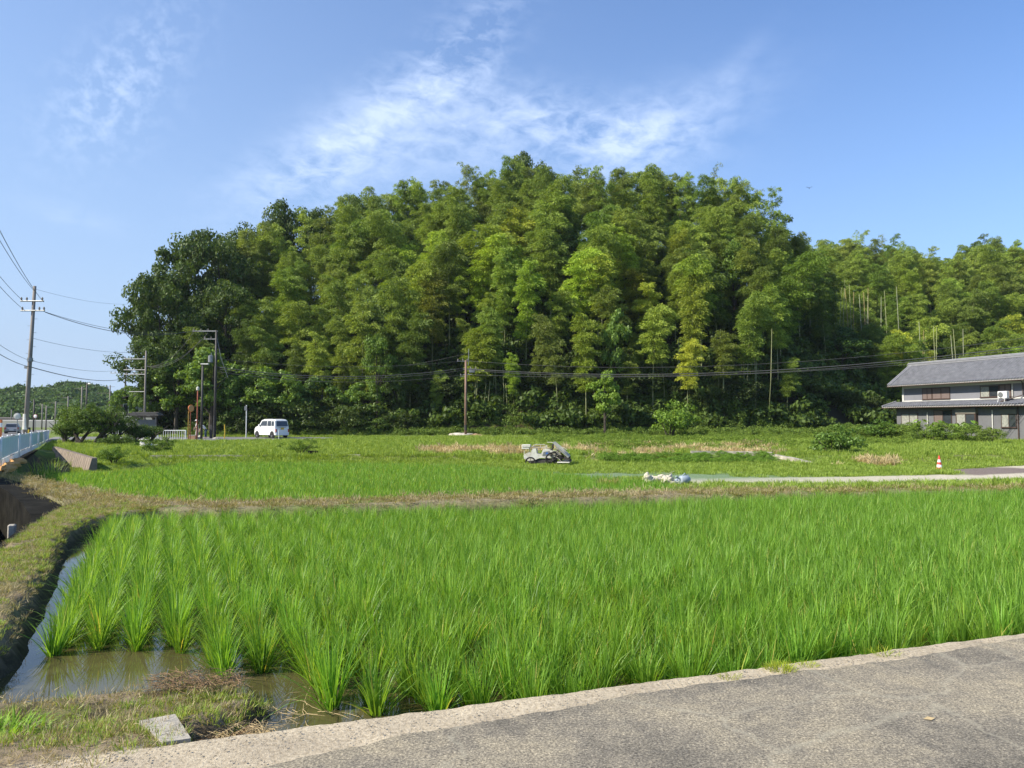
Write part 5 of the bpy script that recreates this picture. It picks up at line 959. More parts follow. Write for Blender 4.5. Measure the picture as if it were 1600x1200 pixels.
for x_, y_, s_, n_, lb, c_ in [(1.72, 4.85, .6, 200, 'yellow-green weed tuft growing on the road edge', (1.3, 1.1, .7)), (1.93, 4.93, .4, 90, 'smaller weed tuft right beside the bigger one on the road edge', (1.3, 1.1, .7)), (2.55, 5.17, .6, 60, 'thin weed sprig lying over the road edge', (1.2, 1.1, .6)), (1.35, 4.70, .45, 60, 'flat little weed left of the road-edge tuft', (1.3, 1.1, .7)), (-2.75, 4.1, 1.3, 200, 'green grass tuft on the near spit', (.9, 1.1, .7)), (-3.1, 3.75, 1.2, 200, 'green grass tuft at the lower left corner', (.9, 1.1, .7))]:
    r_ = np.random.RandomState(int(x_*100+900)); V, Fq = blades(r_, n_, .13, .09, .006, 1.2, 3, .7); z_ = .0 if x_ > 0 else gz(x_, y_); o = link('weed_tuft', mesh_np('weed_tuft', V, Fq, [M_grass]), None, (x_, y_, z_), 0); o.scale = (s_*1.2, s_, s_); o.color = (*c_, 1); tag(o, lb, 'weed')
m = MB(); m.add([(0, 0, .004), (.03, .015, .012), (.07, .01, .005), (.035, -.018, .006)], [[0, 1, 2, 3]]); o = m.build('dead_leaf', M_straw2, None, False, (2.18, 4.03, .012)); tag(o, 'small brown dead leaf lying on the asphalt', 'leaf')
# loose gravel on the margin
rg_ = np.random.RandomState(2); st = MB(); st.lathe([(.3, -.5), (.9, -.2), (1, .2), (.5, .6)], 6); stone = mesh_np('gravel', st.v, st.f, [simple('gravel', (.30, .26, .20), .95, .3, 30)])
t_ = rg_.uniform(-3, 10, 2600); w_ = rg_.exponential(.3, 2600)+.07; x_ = -1.64+.9447*t_+.3278*w_; y_ = 3.811+.3278*t_-.9447*w_; scatter('loose_gravel', np.stack([x_, y_, np.full(2600, .012)], 1), rg_.uniform(0, 6, 2600), rg_.uniform(.0015, .006, 2600), [stone], label='loose grit scattered over the lane and its pale margin', cat='gravel')
# ---------------------------------------------------------------- white van
def build_van():
    p = at(424, 684, 70.0); hd = math.radians(141.6); e = empty('kei_van', (p.x, p.y, gz(p.x, p.y)+.06), hd, 'small white boxy van parked on the side road before the wood', 'van')
    # local: x forward, y left (towards the camera side), z up
    prof = [(-1.70, .28), (-1.72, .62), (-1.68, 1.0), (-1.58, 1.58), (-1.45, 1.70), (-.9, 1.75), (.2, 1.74), (.62, 1.66), (1.02, 1.12), (1.45, 1.02), (1.64, .86), (1.70, .55), (1.66, .28)]
    yk = lambda z: .735-.10*max(0, (z-.95))/.8-.02*max(0, .5-z)
    m = MB(); n = len(prof); cols = [-1, -.86, -.5, 0, .5, .86, 1]; V = []
    for c in cols:
        for x, z in prof:
            k = abs(c); rx = 1-.025*(k > .9)-.0*(k); zz_ = z-(.05 if (k > .9 and z > 1.6) else 0); V.append((x*rx, c*yk(z), zz_))
    Fq = [[a*n+i, a*n+(i+1) % n, (a+1)*n+(i+1) % n, (a+1)*n+i] for a in range(len(cols)-1) for i in range(n)]+[list(range(n-1, -1, -1)), [(len(cols)-1)*n+i for i in range(n)]]
    m.add(V, Fq); m.build('body', M_white, e)
    def side_win(nm, poly, s):
        m = MB(); o = .012; V = [(x, s*(yk(z)+o), z) for x, z in poly]; m.add(V, [list(range(len(V)))[::s]]); return m.build(nm, M_glass, e)
    for s in (1, -1):
        side_win('side_window', [(-.30, 1.12), (.80, 1.12), (.50, 1.56), (-.30, 1.58)], s); side_win('rear_side_window', [(-.95, 1.12), (-.40, 1.12), (-.40, 1.58), (-.92, 1.58)], s); side_win('quarter_window', [(-1.42, 1.14), (-1.05, 1.12), (-1.02, 1.56), (-1.36, 1.54)], s)
        m = MB(); 
        for x in (-.98, -.35, .82): m.add([(x-.006, s*(yk(z)+.004), z) for z in (.35, 1.1)]+[(x+.006, s*(yk(z)+.004), z) for z in (1.1, .35)], [[0, 1, 2, 3][::s]])
        m.build('door_seam', M_galv, e); m = MB(); m.box(-.82, -.66, s*.74-.015, s*.74+.015, .93, .965); m.box(-.2, -.04, s*.74-.015, s*.74+.015, .93, .965); m.build('door_handle', M_galv, e)
        m = MB(); m.box(.72, .88, s*.78-.09, s*.78+.09, 1.08, 1.24, bev=.03); m.build('mirror', M_white, e)
        m = MB(); m.box(-1.735, -1.66, s*.66-.06, s*.66+.06, .55, .82); m.build('tail_light', simple('tail_red', (.35, .03, .02), .3), e)
        m = MB(); m.box(1.56, 1.70, s*.55-.13, s*.55+.13, .72, .88, bev=.02); m.build('headlight', M_galv, e)
        for x in (-1.18, 1.22):
            w = MB(); w.lathe([(.15, -.075), (.255, -.08), (.275, -.05), (.275, .05), (.255, .08), (.15, .075)], 24, (x, s*.68, .275), axis='y'); wo = w.build('wheel', M_black, e)
            w = MB(); w.lathe([(.03, .088*s), (.17, .075*s), (.175, .085*s), (.165, .06*s)], 20, (x, s*.68, .275), axis='y'); w.build('hub_cap', M_galv, wo)
            w = MB(); w.lathe([(.02, .77*s), (.335, .745*s), (.335, .70*s)], 24, (x, 0, .31), axis='y'); w.build('wheel_arch', M_black, wo)
    m = MB(); m.add([(-1.705, -.60, 1.08), (-1.705, .60, 1.08), (-1.59, .56, 1.56), (-1.59, -.56, 1.56)], [[3, 2, 1, 0]]); m.add([(-1.715, -.58, 1.11), (-1.715, .58, 1.11), (-1.60, .54, 1.53), (-1.60, -.54, 1.53)], [[3, 2, 1, 0]]); m.build('rear_window', M_glass, e)
    m = MB(); m.box(-1.745, -1.72, -.17, .17, .78, .95); m.build('number_plate', M_yellow, e); m = MB(); m.box(-1.74, -1.70, -.38, .38, .97, 1.0); m.build('plate_trim', M_galv, e)
    m = MB(); m.box(-1.76, -1.62, -.70, .70, .24, .46, bev=.03); m.build('rear_bumper', M_white, e); m = MB(); m.add([(.68, -.56, 1.62), (.68, .56, 1.62), (1.03, .62, 1.17), (1.03, -.62, 1.17)], [[0, 3, 2, 1]]); m.build('windscreen', M_glass, e).location = (.012, 0, .008)
build_van()

# ---------------------------------------------------------------- rice transplanter
def build_planter():
    p = at(848, 732, 38.0); e = empty('rice_transplanter', (p.x, p.y, gz(p.x, p.y)-.02), math.radians(-8), 'old white riding rice transplanter parked on the grass, seedling rack at its rear', 'farm machine'); e.scale = (.92, .92, .9); e.location.z -= .05
    # local: x to the rear (right), y away, z up ; about 2.4 long
    Mb = simple('faded_body', (.66, .64, .56), .55, .10, 4, dirt=(.42, .36, .26)); M_fr = simple('machine_dark', (.05, .045, .04), .7, .4, 8); M_pipe = simple('machine_pipe', (.50, .48, .40), .5, .2, 8)
    m = MB(); m.prism([(a_, b_+.10) for a_, b_ in [(-1.0, .34), (-1.02, .56), (-.86, .66), (-.62, .70), (-.52, .92), (-.34, .92), (-.30, .64), (-.05, .60), (.05, .86), (.42, .90), (.72, .62), (.95, .60), (1.02, .56), (.70, .46), (.35, .38), (-.10, .40), (-.45, .26), (-.75, .22)]], -.36, .36); m.build('body', Mb, e)
    m = MB(); m.prism([(.02, .62), (.08, .84), (.40, .88), (.62, .64)], -.375, -.362); m.build('side_panel', M_galv, e); m = MB(); m.add([(.18, -.379, .70), (.36, -.379, .72), (.30, -.379, .82), (.24, -.379, .82)], [[0, 1, 2, 3]]); m.build('blue_decal', simple('blue_mark', (.05, .14, .40), .5), e)
    m = MB(); m.box(-1.12, -.62, -.42, -.02, 1.08, 1.24, bev=.03); m.box(-1.12, -.70, -.40, -.05, .98, 1.07, bev=.02); m.build('spare_seedling_tray', Mb, e); m = MB()
    for x in (-1.0, -.72): m.tube([(x, -.2, .5), (x, -.2, 1.1)], .018, 6)
    m.build('tray_stand', M_pipe, e)
    m = MB(); m.tube([(-.62, -.30, 1.10), (-.1, -.3, 1.08), (.3, -.3, 1.10), (.35, -.3, .85)], .016, 6); m.tube([(-.6, .30, 1.10), (-.45, .3, 1.22), (.1, .3, 1.22), (.2, .3, .95)], .016, 6); m.tube([(-.45, -.05, .9), (-.40, -.05, 1.10)], .02, 6); m.build('handrail', M_pipe, e)
    m = MB(); m.lathe([(.17, -.012), (.19, 0), (.17, .012)], 20, (-.36, -.02, 1.12)); m.build('steering_wheel', M_fr, e); m = MB(); m.box(.22, .58, -.2, .2, .93, 1.0, bev=.03); m.box(.52, .60, -.2, .2, 1.0, 1.28, bev=.02); m.build('seat', M_fr, e)
    # seedling rack: slanting table over the rear
    m = MB()
    for k in range(6):
        y0 = -.85+k*.285; m.add([(.66, y0, 1.34), (.66, y0+.25, 1.34), (1.42, y0+.25, .60), (1.42, y0, .60), (.64, y0, 1.31), (.64, y0+.25, 1.31), (1.40, y0+.25, .57), (1.40, y0, .57)], [[0, 1, 2, 3], [7, 6, 5, 4], [0, 3, 7, 4], [1, 5, 6, 2]])
    m.build('seedling_table', simple('table_grey', (.34, .33, .30), .5, .15, 6), e)
    m = MB()
    for k in range(7): y0 = -.86+k*.285; m.tube([(.62, y0, 1.38), (1.02, y0, 1.04), (1.45, y0, .62)], .014, 5)
    m.tube([(.62, -.88, 1.36), (.62, .86, 1.36)], .016, 6); m.tube([(.30, -.5, 1.38), (.62, -.86, 1.38)], .014, 5); m.tube([(1.45, -.9, .58), (1.45, .88, .58)], .03, 6); m.build('rack_frame', M_pipe, e)
    m = MB()
    for k in range(6): y0 = -.74+k*.285; m.box(1.22, 1.50, y0-.04, y0+.04, .40, .56); m.tube([(.75, y0, .9), (1.0, y0, .6), (1.25, y0, .46)], .014, 5); m.tube([(1.46, y0, .46), (1.56, y0, .30)], .015, 5)
    m.build('planting_arms', M_fr, e); m = MB()
    for y0 in (-.75, 0, .75): m.box(.85, 1.55, y0-.14, y0+.14, .24, .31, bev=.03)
    m.build('float', Mb, e)
    m = MB(); m.tube([(.6, -.2, .5), (1.0, -.2, .55), (1.25, -.2, .48)], .03, 6); m.tube([(.6, .2, .5), (1.0, .2, .75), (1.1, .2, .6)], .025, 6); m.box(-.75, .8, -.30, .30, .20, .42); m.box(.5, 1.15, -.34, .34, .42, .62); m.box(-.3, .4, -.4, .4, .16, .3); m.box(.3, .6, -.5, .5, .30, .38); m.build('chassis', M_fr, e)
    m = MB(); rg_ = np.random.RandomState(8)
    for k in range(26):
        a = Vector((rg_.uniform(.45, 1.0), rg_.uniform(-.8, .8), rg_.uniform(.55, 1.15))); b = a+Vector((rg_.uniform(.1, .45), rg_.uniform(-.15, .15), rg_.uniform(-.45, .1))); m.tube([a, (a+b)/2+Vector((0, 0, .08)), b], .013, 5)
    for k in range(9): a = Vector((rg_.uniform(-.6, .5), rg_.uniform(-.3, .3), .86)); m.tube([a, a+Vector((rg_.uniform(-.15, .15), 0, rg_.uniform(.15, .36)))], .014, 5)
    m.build('levers_and_hoses', M_pipe, e); m = MB()
    for k in range(10): a = Vector((rg_.uniform(.5, 1.1), rg_.uniform(-.7, .7), rg_.uniform(.5, 1.0))); m.box(a.x-.06, a.x+.06, a.y-.06, a.y+.06, a.z-.06, a.z+.06, bev=.01)
    m.build('feed_boxes', M_fr, e)
    for x, r, lb in ((-.62, .26, 0), (.62, .40, 1)):
        for y in (-.52, .52):
            m = MB(); n = 26; m.tube([(x+r*math.cos(6.2832*i/n), y, r+r*math.sin(6.2832*i/n)-.0) for i in range(n+1)], .042, 6, cap=False)
            for i in range(n//2): a = 6.2832*i/(n//2); m.box(-.03, .03, -.04, .04, r-.02, r+.035, Matrix.Translation((x, y, r)) @ Matrix.Rotation(a, 4, 'Y'))
            w = m.build('wheel', M_black, e); m = MB()
            for i in range(5): a = 1.2566*i+.3; m.tube([(x, y, r), (x+(r-.02)*math.cos(a), y, r+(r-.02)*math.sin(a))], .014, 5)
            m.lathe([(.05, -.05), (.06, 0), (.05, .05)], 10, (x, y, r), axis='y'); m.build('spokes', M_fr, w)
build_planter()

# ---------------------------------------------------------------- small things on the fields
def build_cone():
    p = at(1468, 735, 35); e = empty('traffic_cone', (p.x, p.y, gz(p.x, p.y)), .3, 'red and white striped traffic cone at the edge of the gravel track', 'traffic cone'); mr = simple('cone_red', (.62, .07, .05), .6, .1, 4)
    m = MB(); m.box(-.19, .19, -.19, .19, 0, .035, bev=.012); m.build('base', mr, e); m = MB(); prof = [(0.145-.118*t, .036+.66*t) for t in (0, .18, .36, .54, .72, 1)]
    for i in range(5):
        m.lathe([prof[i], prof[i+1]], 18, mi=i % 2)
    m.build('body', [mr, M_white], e)
build_cone()
def lump(name, x, y, z, sx, sy, sz, mat, lb, cat, seed, rz=0, rough=.35, n=26):
    rg_ = np.random.RandomState(seed); V = []; nn = 14
    for i in range(nn+1):
        ph = math.pi*.5*i/nn
        for j in range(n):
            th = 6.2832*j/n; d = np.array([math.cos(th)*math.cos(ph), math.sin(th)*math.cos(ph), math.sin(ph)]); k = 1+rough*(float(fbm(d[0]*2+seed, d[1]*2+d[2]*2, 1.3, 3))-.5)*2; V.append((d[0]*sx*k, d[1]*sy*k, d[2]*sz*k-.02))
    Fq = [[i*n+j, i*n+(j+1) % n, (i+1)*n+(j+1) % n, (i+1)*n+j] for i in range(nn) for j in range(n)]+[list(range(n-1, -1, -1))]
    o = link(name, mesh_np(name, V, Fq, [mat], True), None, (x, y, z), rz); return tag(o, lb, cat)
M_sack = simple('white_sack', (.50, .46, .36), .85, .12, 7, bump=.5, bscale=9)
def onf(px_, py_, Y): p = at(px_, py_, Y); return p.x, p.y, gz(p.x, p.y)
for px_, py_, Y, sx, sy, sz, lb, sd, rz in [(1014, 745, 27.6, .28, .2, .34, 'crumpled white sack at the left end of the sack heap', 3, .3), (1030, 746, 27.9, .42, .24, .30, 'long crumpled white sack in the middle of the heap', 4, -.2), (1043, 747, 27.7, .26, .2, .28, 'rounded yellowish-white sack at the right end of the heap', 5, .5), (1012, 755, 26.4, .22, .14, .14, 'small beige crumpled sack lying in front of the heap', 8, .9)]:
    x, y, z = onf(px_, py_, Y); lump('sack', x, y, z, sx*1.25, sy*1.2, sz*1.05, M_sack, lb, 'sack', sd, rz, .6)
x, y, z = onf(1035, 741, 27.8); m = MB(); m.tube([(-.1, 0, .22), (.45, .02, .42)], .015, 6); o = m.build('stick', M_palec, None, False, (x, y, z)); tag(o, 'pale stick poking out of the white sack heap', 'stick')
x, y, z = onf(1070, 752, 27.0); e = empty('watering_can', (x, y, z), .4, 'pale blue-grey plastic can lying beside the gravel track', 'can'); mp = simple('pale_blue_plastic', (.30, .35, .40), .45, .12, 6)
m = MB(); m.lathe([(.12, -.2), (.15, -.18), (.16, .12), (.09, .2), (.05, .22)], 16, (0, 0, .17), axis='x'); m.build('body', mp, e, True); m = MB(); m.tube([(-.1, 0, .32), (0, 0, .40), (.12, 0, .30)], .018, 6); m.tube([(-.2, 0, .2), (-.38, 0, .30)], .03, 8); m.build('handle', mp, e)
x, y, z = onf(1057, 747, 28.4); lump('plastic_bag', x, y, z, .11, .08, .12, mp, 'small pale blue bag left of the plastic can', 'bag', 12, 0, .5)
for px_, lb in ((941, 'straw-yellow dry tuft in the paddy edge, left one'), (959, 'straw-yellow dry tuft in the paddy edge, right one')):
    x, y, z = onf(px_, 752, 26.2); V, Fq = blades(np.random.RandomState(px_), 130, .12, .45, .018, .7, 3, .6); o = link('dry_tuft', mesh_np('dry_tuft', V, Fq, [M_dry]), None, (x, y, z), 0); o.color = (1.1, 1, .8, 1); tag(o, lb, 'dry tuft')
for q, px_ in enumerate((984, 993, 1000, 1008)):
    x, y, z = onf(px_, 744, 27.2+.1*q); P_, = [np.random.RandomState(px_).normal(0, .09, (60, 3))*np.array([1, 1, .7])+np.array([0, 0, .32])]; V, Fq = leaf_quads(P_, rand_unit(np.random.RandomState(q), 60), .07, .05, np.random.RandomState(q)); e = empty('white_flowers', (x, y, z), 0, 'white flower head left of the sacks, %s' % ('outermost', 'second from the left', 'third from the left', 'nearest the sacks')[q], 'flowers'); link('petals', mesh_np('petals', V, Fq, [M_white]), e)
    V, Fq = blades(np.random.RandomState(px_), 40, .08, .34, .014, .4, 3, .3); link('stems', mesh_np('stems', V, Fq, [M_grass]), e)
# mound and straw at the foot of the brown pole
x, y, z = onf(722, 688, 75.6); lump('sand_mound', x, y, z, 1.7, .9, .42, simple('white_sand', (.50, .45, .38), .95, .2, 3, bump=.5), 'pale sand mound at the foot of the brown pole', 'mound', 21, 0, .4)
x, y, z = onf(745, 688, 75.2); lump('straw_heap', x, y, z, 1.5, .7, .30, simple('heap_straw', (.30, .20, .11), .95, .3, 6, bump=.8), 'brown straw heap right of the pale sand mound', 'heap', 23, 0, .5)
# weeds: green bed left of the low wall
for q in range(46):
    px_ = 945+q*5.6+rgT.uniform(-6, 6); py_ = 722-(q/46)*12+rgT.uniform(-5, 6); Y = rgT.uniform(39.4, 42.2); x = (px_-800)/F*Y; e = plant('weed_clump', WEED[rgT.randint(3)], ('stems', 'leaves'), x, Y, rgT.uniform(.12, .24), rgT.uniform(0, 6), (1.0, 1.25, .8), 'leafy bright green weeds on the bank %s' % ('left of the low wall' if px_ < 1075 else 'in front of the low wall'), 'weeds', 'bank weeds %s' % ('left' if px_ < 1075 else 'front'), sxy=rgT.uniform(.28, .42))
# tall weed fringe at the foot of the wood
GW = []
for i in range(5):
    r_ = np.random.RandomState(1200+i); V1, F1 = clump_crown(r_, .35, .75, .35, 10, 34, .28, (.07, .16)); GW.append(mesh_np('fringe', V1, F1, [M_weed]))
x = rgT.uniform(-34, 52, 5200); y = rgT.uniform(70, 82.5, 5200); fr = 73.5+2.2*fbm(x, y, .12, 3)+.02*np.abs(x)-3.0*sstep(14, 40, x); k = (y > fr) & (sdf_poly(x, y, SIDEROAD) < -.3) & ((x < 38) | (y > 78)) & (np.hypot(x+4.7, y-75) > 1.9); x, y = x[k], y[k]
o = scatter('weed_fringe', np.stack([x, y, ground_z(x, y)+hill_h(x, y)], 1), rgT.uniform(0, 6.28, len(x)), rgT.uniform(.5, 1.25, len(x)), GW, label='waist high green weeds along the foot of the wood', cat='weeds', tilt=.2); o.color = (.95, 1, .9, 1)
x = rgT.uniform(2, 48, 2600); y = rgT.uniform(46, 72, 2600); k = (fbm(x, y, .25, 3) > .5) & (x/y < .6); x, y = x[k], y[k]; o = scatter('meadow_weeds', np.stack([x, y, ground_z(x, y)], 1), rgT.uniform(0, 6.28, len(x)), rgT.uniform(.3, .75, len(x)), GW, label='low leafy weeds spread over the meadow', cat='weeds', tilt=.2); o.color = (1.05, 1.1, .8, 1)
for px_, Y, s_, lb, c_ in [(58, 27.5, .22, 'pale-leaved weeds at the foot of the dark retaining wall', (1.2, 1.2, 1.3)), (72, 28.5, .2, 'green weeds right of the pale-leaved ones', (.9, 1.1, .8)), (30, 25.5, .18, 'weeds near the left edge below the fence', (.9, 1, .8)), (245, 42, .45, 'dark leafy weeds right of the sloping block wall', (.75, .85, .7)), (180, 37, .4, 'weeds at the end of the sloping block wall', (.8, .95, .7)), (470, 41.5, .4, 'rough weeds beside the sluice block', (.9, 1, .7))]:
    x = (px_-800)/F*Y; plant('weed_clump', WEED[rgT.randint(3)], ('stems', 'leaves'), x, Y, s_, rgT.uniform(0, 6), c_, lb, 'weeds', None, sxy=s_*1.3)
for k_, (px_, Y, lb) in enumerate([(70, 30, 'tall grass stalks before the dark wall, left group'), (85, 31, 'tall grass stalks before the dark wall, right group'), (38, 13.6, 'tall grass tuft hanging over the canal wall')]):
    x = (px_-800)/F*Y; V, Fq = blades(np.random.RandomState(40+k_), 46, .35, 1.0 if k_ < 2 else .42, .02 if k_ < 2 else .01, .5, 4, .5); o = link('tall_grass', mesh_np('tall_grass', V, Fq, [M_grass]), None, (x, Y, gz(x, Y)), 0); tag(o, lb, 'grass')
# sand bags on the embankment
M_sandbag = simple('ochre_bag', (.50, .27, .09), .9, .18, 6, bump=.4)
for px_, Y, s_, lb in ((12, 25.6, .8, 'ochre sandbag pile at the left edge under the fence'), (26, 27.5, .9, 'ochre sandbag pile in the middle under the fence'), (40, 30.5, .9, 'ochre sandbag pile farthest along the fence')):
    x = fence_x(Y)+.28; lump('sandbags', x, Y, -.14, .34*s_, 1.5*s_, .20, M_sandbag, lb, 'sandbags', int(px_), math.radians(30), .4)

# ---------------------------------------------------------------- left group: trimmed trees, shelter, railing, stones
def gnarled(px_, Y, h, rx, seed, lb, col):
    x = (px_-800)/F*Y; rg_ = np.random.RandomState(seed); e = empty('trimmed_tree', (x, Y, gz(x, Y)), 0, lb, 'tree'); m = MB()
    for k in range(3):
        a = rg_.uniform(0, 6.28); q = Vector((rg_.uniform(-.25, .25), 0, -.2)); pts = [q]
        for j in range(5): a += rg_.uniform(-.7, .7); q = q+Vector((math.cos(a)*rx*.26, math.sin(a)*rx*.2, h*.17)); pts.append(q)
        m.tube(pts, [.15, .13, .11, .09, .06, .03], 7)
        for j in range(3):
            b = rg_.uniform(0, 6.28); s_ = pts[2+j]; m.tube([s_, s_+Vector((math.cos(b)*.5, math.sin(b)*.5, .3)), s_+Vector((math.cos(b)*1.0, math.sin(b)*1.0, .7))], [.06, .04, .015], 5)
    m.build('trunk', M_bark, e); V, Fq = clump_crown(rg_, h*.58, rx, h*.44, 74, 130, .36, (.06, .13), .45, .9); o = link('crown', mesh_np('crown', V, Fq, [M_broad]), e); o.color = (*col, 1)
gnarled(122, 55, 2.8, 1.35, 31, 'round trimmed tree with forked dark trunks, left one of the clump', (1.3, 1.35, 1)); gnarled(150, 54.5, 2.9, 1.4, 32, 'round trimmed tree with dark crooked trunk, middle one of the clump', (1.0, 1.1, .9)); gnarled(178, 55, 2.5, 1.4, 33, 'darker trimmed tree at the right of the clump', (.85, .9, .8)); gnarled(107, 56, 1.7, .9, 35, 'low rounded bush touching the fence end', (1.1, 1.2, .9))
gnarled(222, 57, 1.3, 1.3, 34, 'low spreading pine-like shrub over the stone heap', (.9, .95, .9))
put_tree(190, 0, .8, SHR[1], (.8, .9, .8), 'dark low shrubs at the foot of the trimmed trees', 2.2, 53, ('stems', 'leaves'), 'low_shrub', 'shrub', 2.8)
M_rock = simple('pale_stone', (.42, .41, .38), .9, .2, 4, bump=.5, bscale=8)
for k_, (px_, Y, a, b, c, lb) in enumerate([(230, 50, .5, .35, .42, 'pale grey boulder, biggest of the stone heap'), (239, 50.3, .42, .3, .34, 'pale boulder right of the biggest one'), (224, 49.6, .3, .25, .25, 'small boulder left of the biggest one'), (246, 50.2, .25, .2, .2, 'small boulder at the right end of the stone heap')]):
    x = (px_-800)/F*Y; lump('boulder', x, Y, gz(x, Y), a, b, c, M_rock, lb, 'stone', 51+k_, .4*k_, .8, 9)
x, y, z = onf(254, 690, 50); m = MB(); m.tube([(0, 0, -.1), (.42, .1, .75)], .03, 6); o = m.build('leaning_stick', M_bark, None, False, (x, y, z)); tag(o, 'dark stick leaning right beside the stone heap', 'stick')
def build_shelter():
    p = at(226, 684, 70); e = empty('notice_shelter', (p.x, p.y, gz(p.x, p.y)), 0, 'small roofed notice board shelter with dark roof behind the white railing', 'shelter'); W = 1.05; mr = simple('dark_roof', (.07, .065, .06), .7, .2, 4); mw = simple('weathered_wood', (.20, .18, .16), .85, .25, 5)
    m = MB(); m.prism([(-1.45, 2.18), (-1.25, 2.38), (1.25, 2.38), (1.5, 2.18), (1.48, 2.12), (-1.43, 2.12)], -.55, .55); m.build('roof', mr, e); m = MB(); m.tube([(-1.25, 0, 2.42), (1.25, 0, 2.42)], .05, 6); m.build('ridge', mr, e)
    for x in (-1.0, 1.0): m = MB(); m.box(x-.06, x+.06, -.06, .06, -.2, 2.12, bev=.01); m.build('post', mw, e)
    m = MB(); m.box(-.94, .94, -.04, .04, .75, 1.75); m.build('board', simple('board_grey', (.14, .15, .14), .7, .15, 3), e); m = MB(); m.box(-.94, .94, -.03, .03, 1.95, 2.1); m.box(-.94, .94, -.06, .06, .66, .74); m.build('crossbeam', mw, e)
build_shelter()
def railing(px0, px1, Y, h, lb):
    a = at(px0, 686, Y); b = at(px1, 686, Y); L = b.x-a.x; e = empty('white_railing', (a.x, Y, gz(a.x, Y)), 0, lb, 'railing'); m = MB(); m.tube([(0, 0, h), (L, 0, h)], .035, 8); m.build('top_rail', M_white, e); m = MB(); m.tube([(0, 0, .14), (L, 0, .14)], .03, 8); m.build('bottom_rail', M_white, e)
    n = max(1, round(L/1.9))
    for i in range(n+1): m = MB(); m.tube([(L*i/n, 0, -.3), (L*i/n, 0, h+.02)], .045, 8); m.build('post', M_white, e)
    m = MB()
    for i in range(int(L/.19)):
        x = .1+i*.19
        if x < L-.05: m.tube([(x, 0, .14), (x, 0, h)], .017, 5)
    m.build('balusters', M_white, e)
railing(246, 290, 61.5, .92, 'white tube railing between stone heap and rusty mirror post'); railing(165, 243, 61.8, .92, 'white tube railing half hidden behind the trimmed trees')
def disc_sign(name, px_, py_, base, Y, r, mats, lb, cat, az=0, post=M_galv, pr=.035):
    c = at(px_, py_, Y); g = gz(c.x, Y); e = empty(name, (c.x, Y, g), az, lb, cat); m = MB(); m.tube([(0, .04, -.2), (0, .04, c.z-g+r*.3)], pr, 8); m.build('post', post, e); m = MB(); m.lathe([(r*.98, .02), (r, 0), (r*.97, -.03), (r*.86, -.035)], 28, (0, 0, c.z-g), axis='y'); d = m.build('rim', mats[0], e); m = MB(); m.lathe([(r*.86, -.036), (r*.8, -.045), (r*.4, -.07)], 28, (0, 0, c.z-g), axis='y'); m.build('face', mats[1], e); return e
disc_sign('convex_mirror', 298.5, 638, 686, 62, .30, (M_orange, simple('orange_back', (.62, .30, .12), .5, .1, 4)), 'orange-backed round traffic mirror on a rusty yellow post', 'traffic mirror', math.radians(66), M_rust)
p = at(294, 686, 62); m = MB(); m.tube([(0, 0, -.2), (0, 0, 2.5)], .05, 8); o = m.build('mirror_post', simple('yellow_rust', (.36, .22, .05), .8, .4, 5), None, False, (p.x, p.y, gz(p.x, p.y))); tag(o, 'rusty yellow post left of the orange mirror', 'post')
disc_sign('convex_mirror', 27, 650.5, 680, 60, .28, (M_galv, M_dirtywhite), 'round grey-backed traffic mirror left of the concrete pole', 'traffic mirror', .3)
disc_sign('round_sign', 55.5, 650.5, 674, 105, .28, (simple('sign_red', (.5, .05, .04), .5), M_white), 'small round road sign right of the concrete pole', 'road sign')
p = at(384.5, 678, 76-5); e = empty('street_sign', (p.x, p.y, gz(p.x, p.y)), 0, 'slim white sign post with a small blue-white plate left of the van', 'road sign'); H_ = at(384.5, 633, 71).z-gz(p.x, p.y); m = MB(); m.tube([(0, 0, -.2), (0, 0, H_)], .045, 8); m.build('post', M_white, e); m = MB(); m.box(-.18, .06, -.06, -.045, H_-.5, H_-.1); m.build('plate', M_galv, e)
p = at(351.5, 679, 69); m = MB(); m.tube([(-.06, 0, -.1), (0, 0, .7), (-.05, 0, 1.35)], .05, 8); o = m.build('yellow_post', M_yellow, None, False, (p.x, p.y, gz(p.x, p.y))); tag(o, 'crooked yellow marker post right of the transformer pole', 'post')
p = at(435.5, 689, 62); e = empty('marker_post', (p.x, p.y, gz(p.x, p.y)), 0, 'thin white marker post with dark foot in front of the van', 'post'); m = MB(); m.tube([(0, 0, .1), (0, 0, .95)], .03, 8); m.build('post', M_white, e); m = MB(); m.box(-.16, .2, -.12, .12, -.05, .14, bev=.03); m.build('foot', M_black, e)
p = at(1.5, 662, 60); m = MB(); m.tube([(0, 0, -1), (0, 0, 1.6)], .1, 8, 0); m.tube([(0, 0, 1.0), (0, 0, 1.35)], .105, 8, 1); o = m.build('delineator', [M_orange, M_white], None, False, (p.x, p.y, 0)); tag(o, 'orange and white delineator post at the left edge', 'post')
p = at(43.5, 684, 49); m = MB(); m.box(-.12, .12, -.1, .1, -.3, 1.35, bev=.03); o = m.build('dark_box', M_black, None, False, (p.x, p.y, -.25)); tag(o, 'narrow black cabinet just right of the concrete pole', 'cabinet')
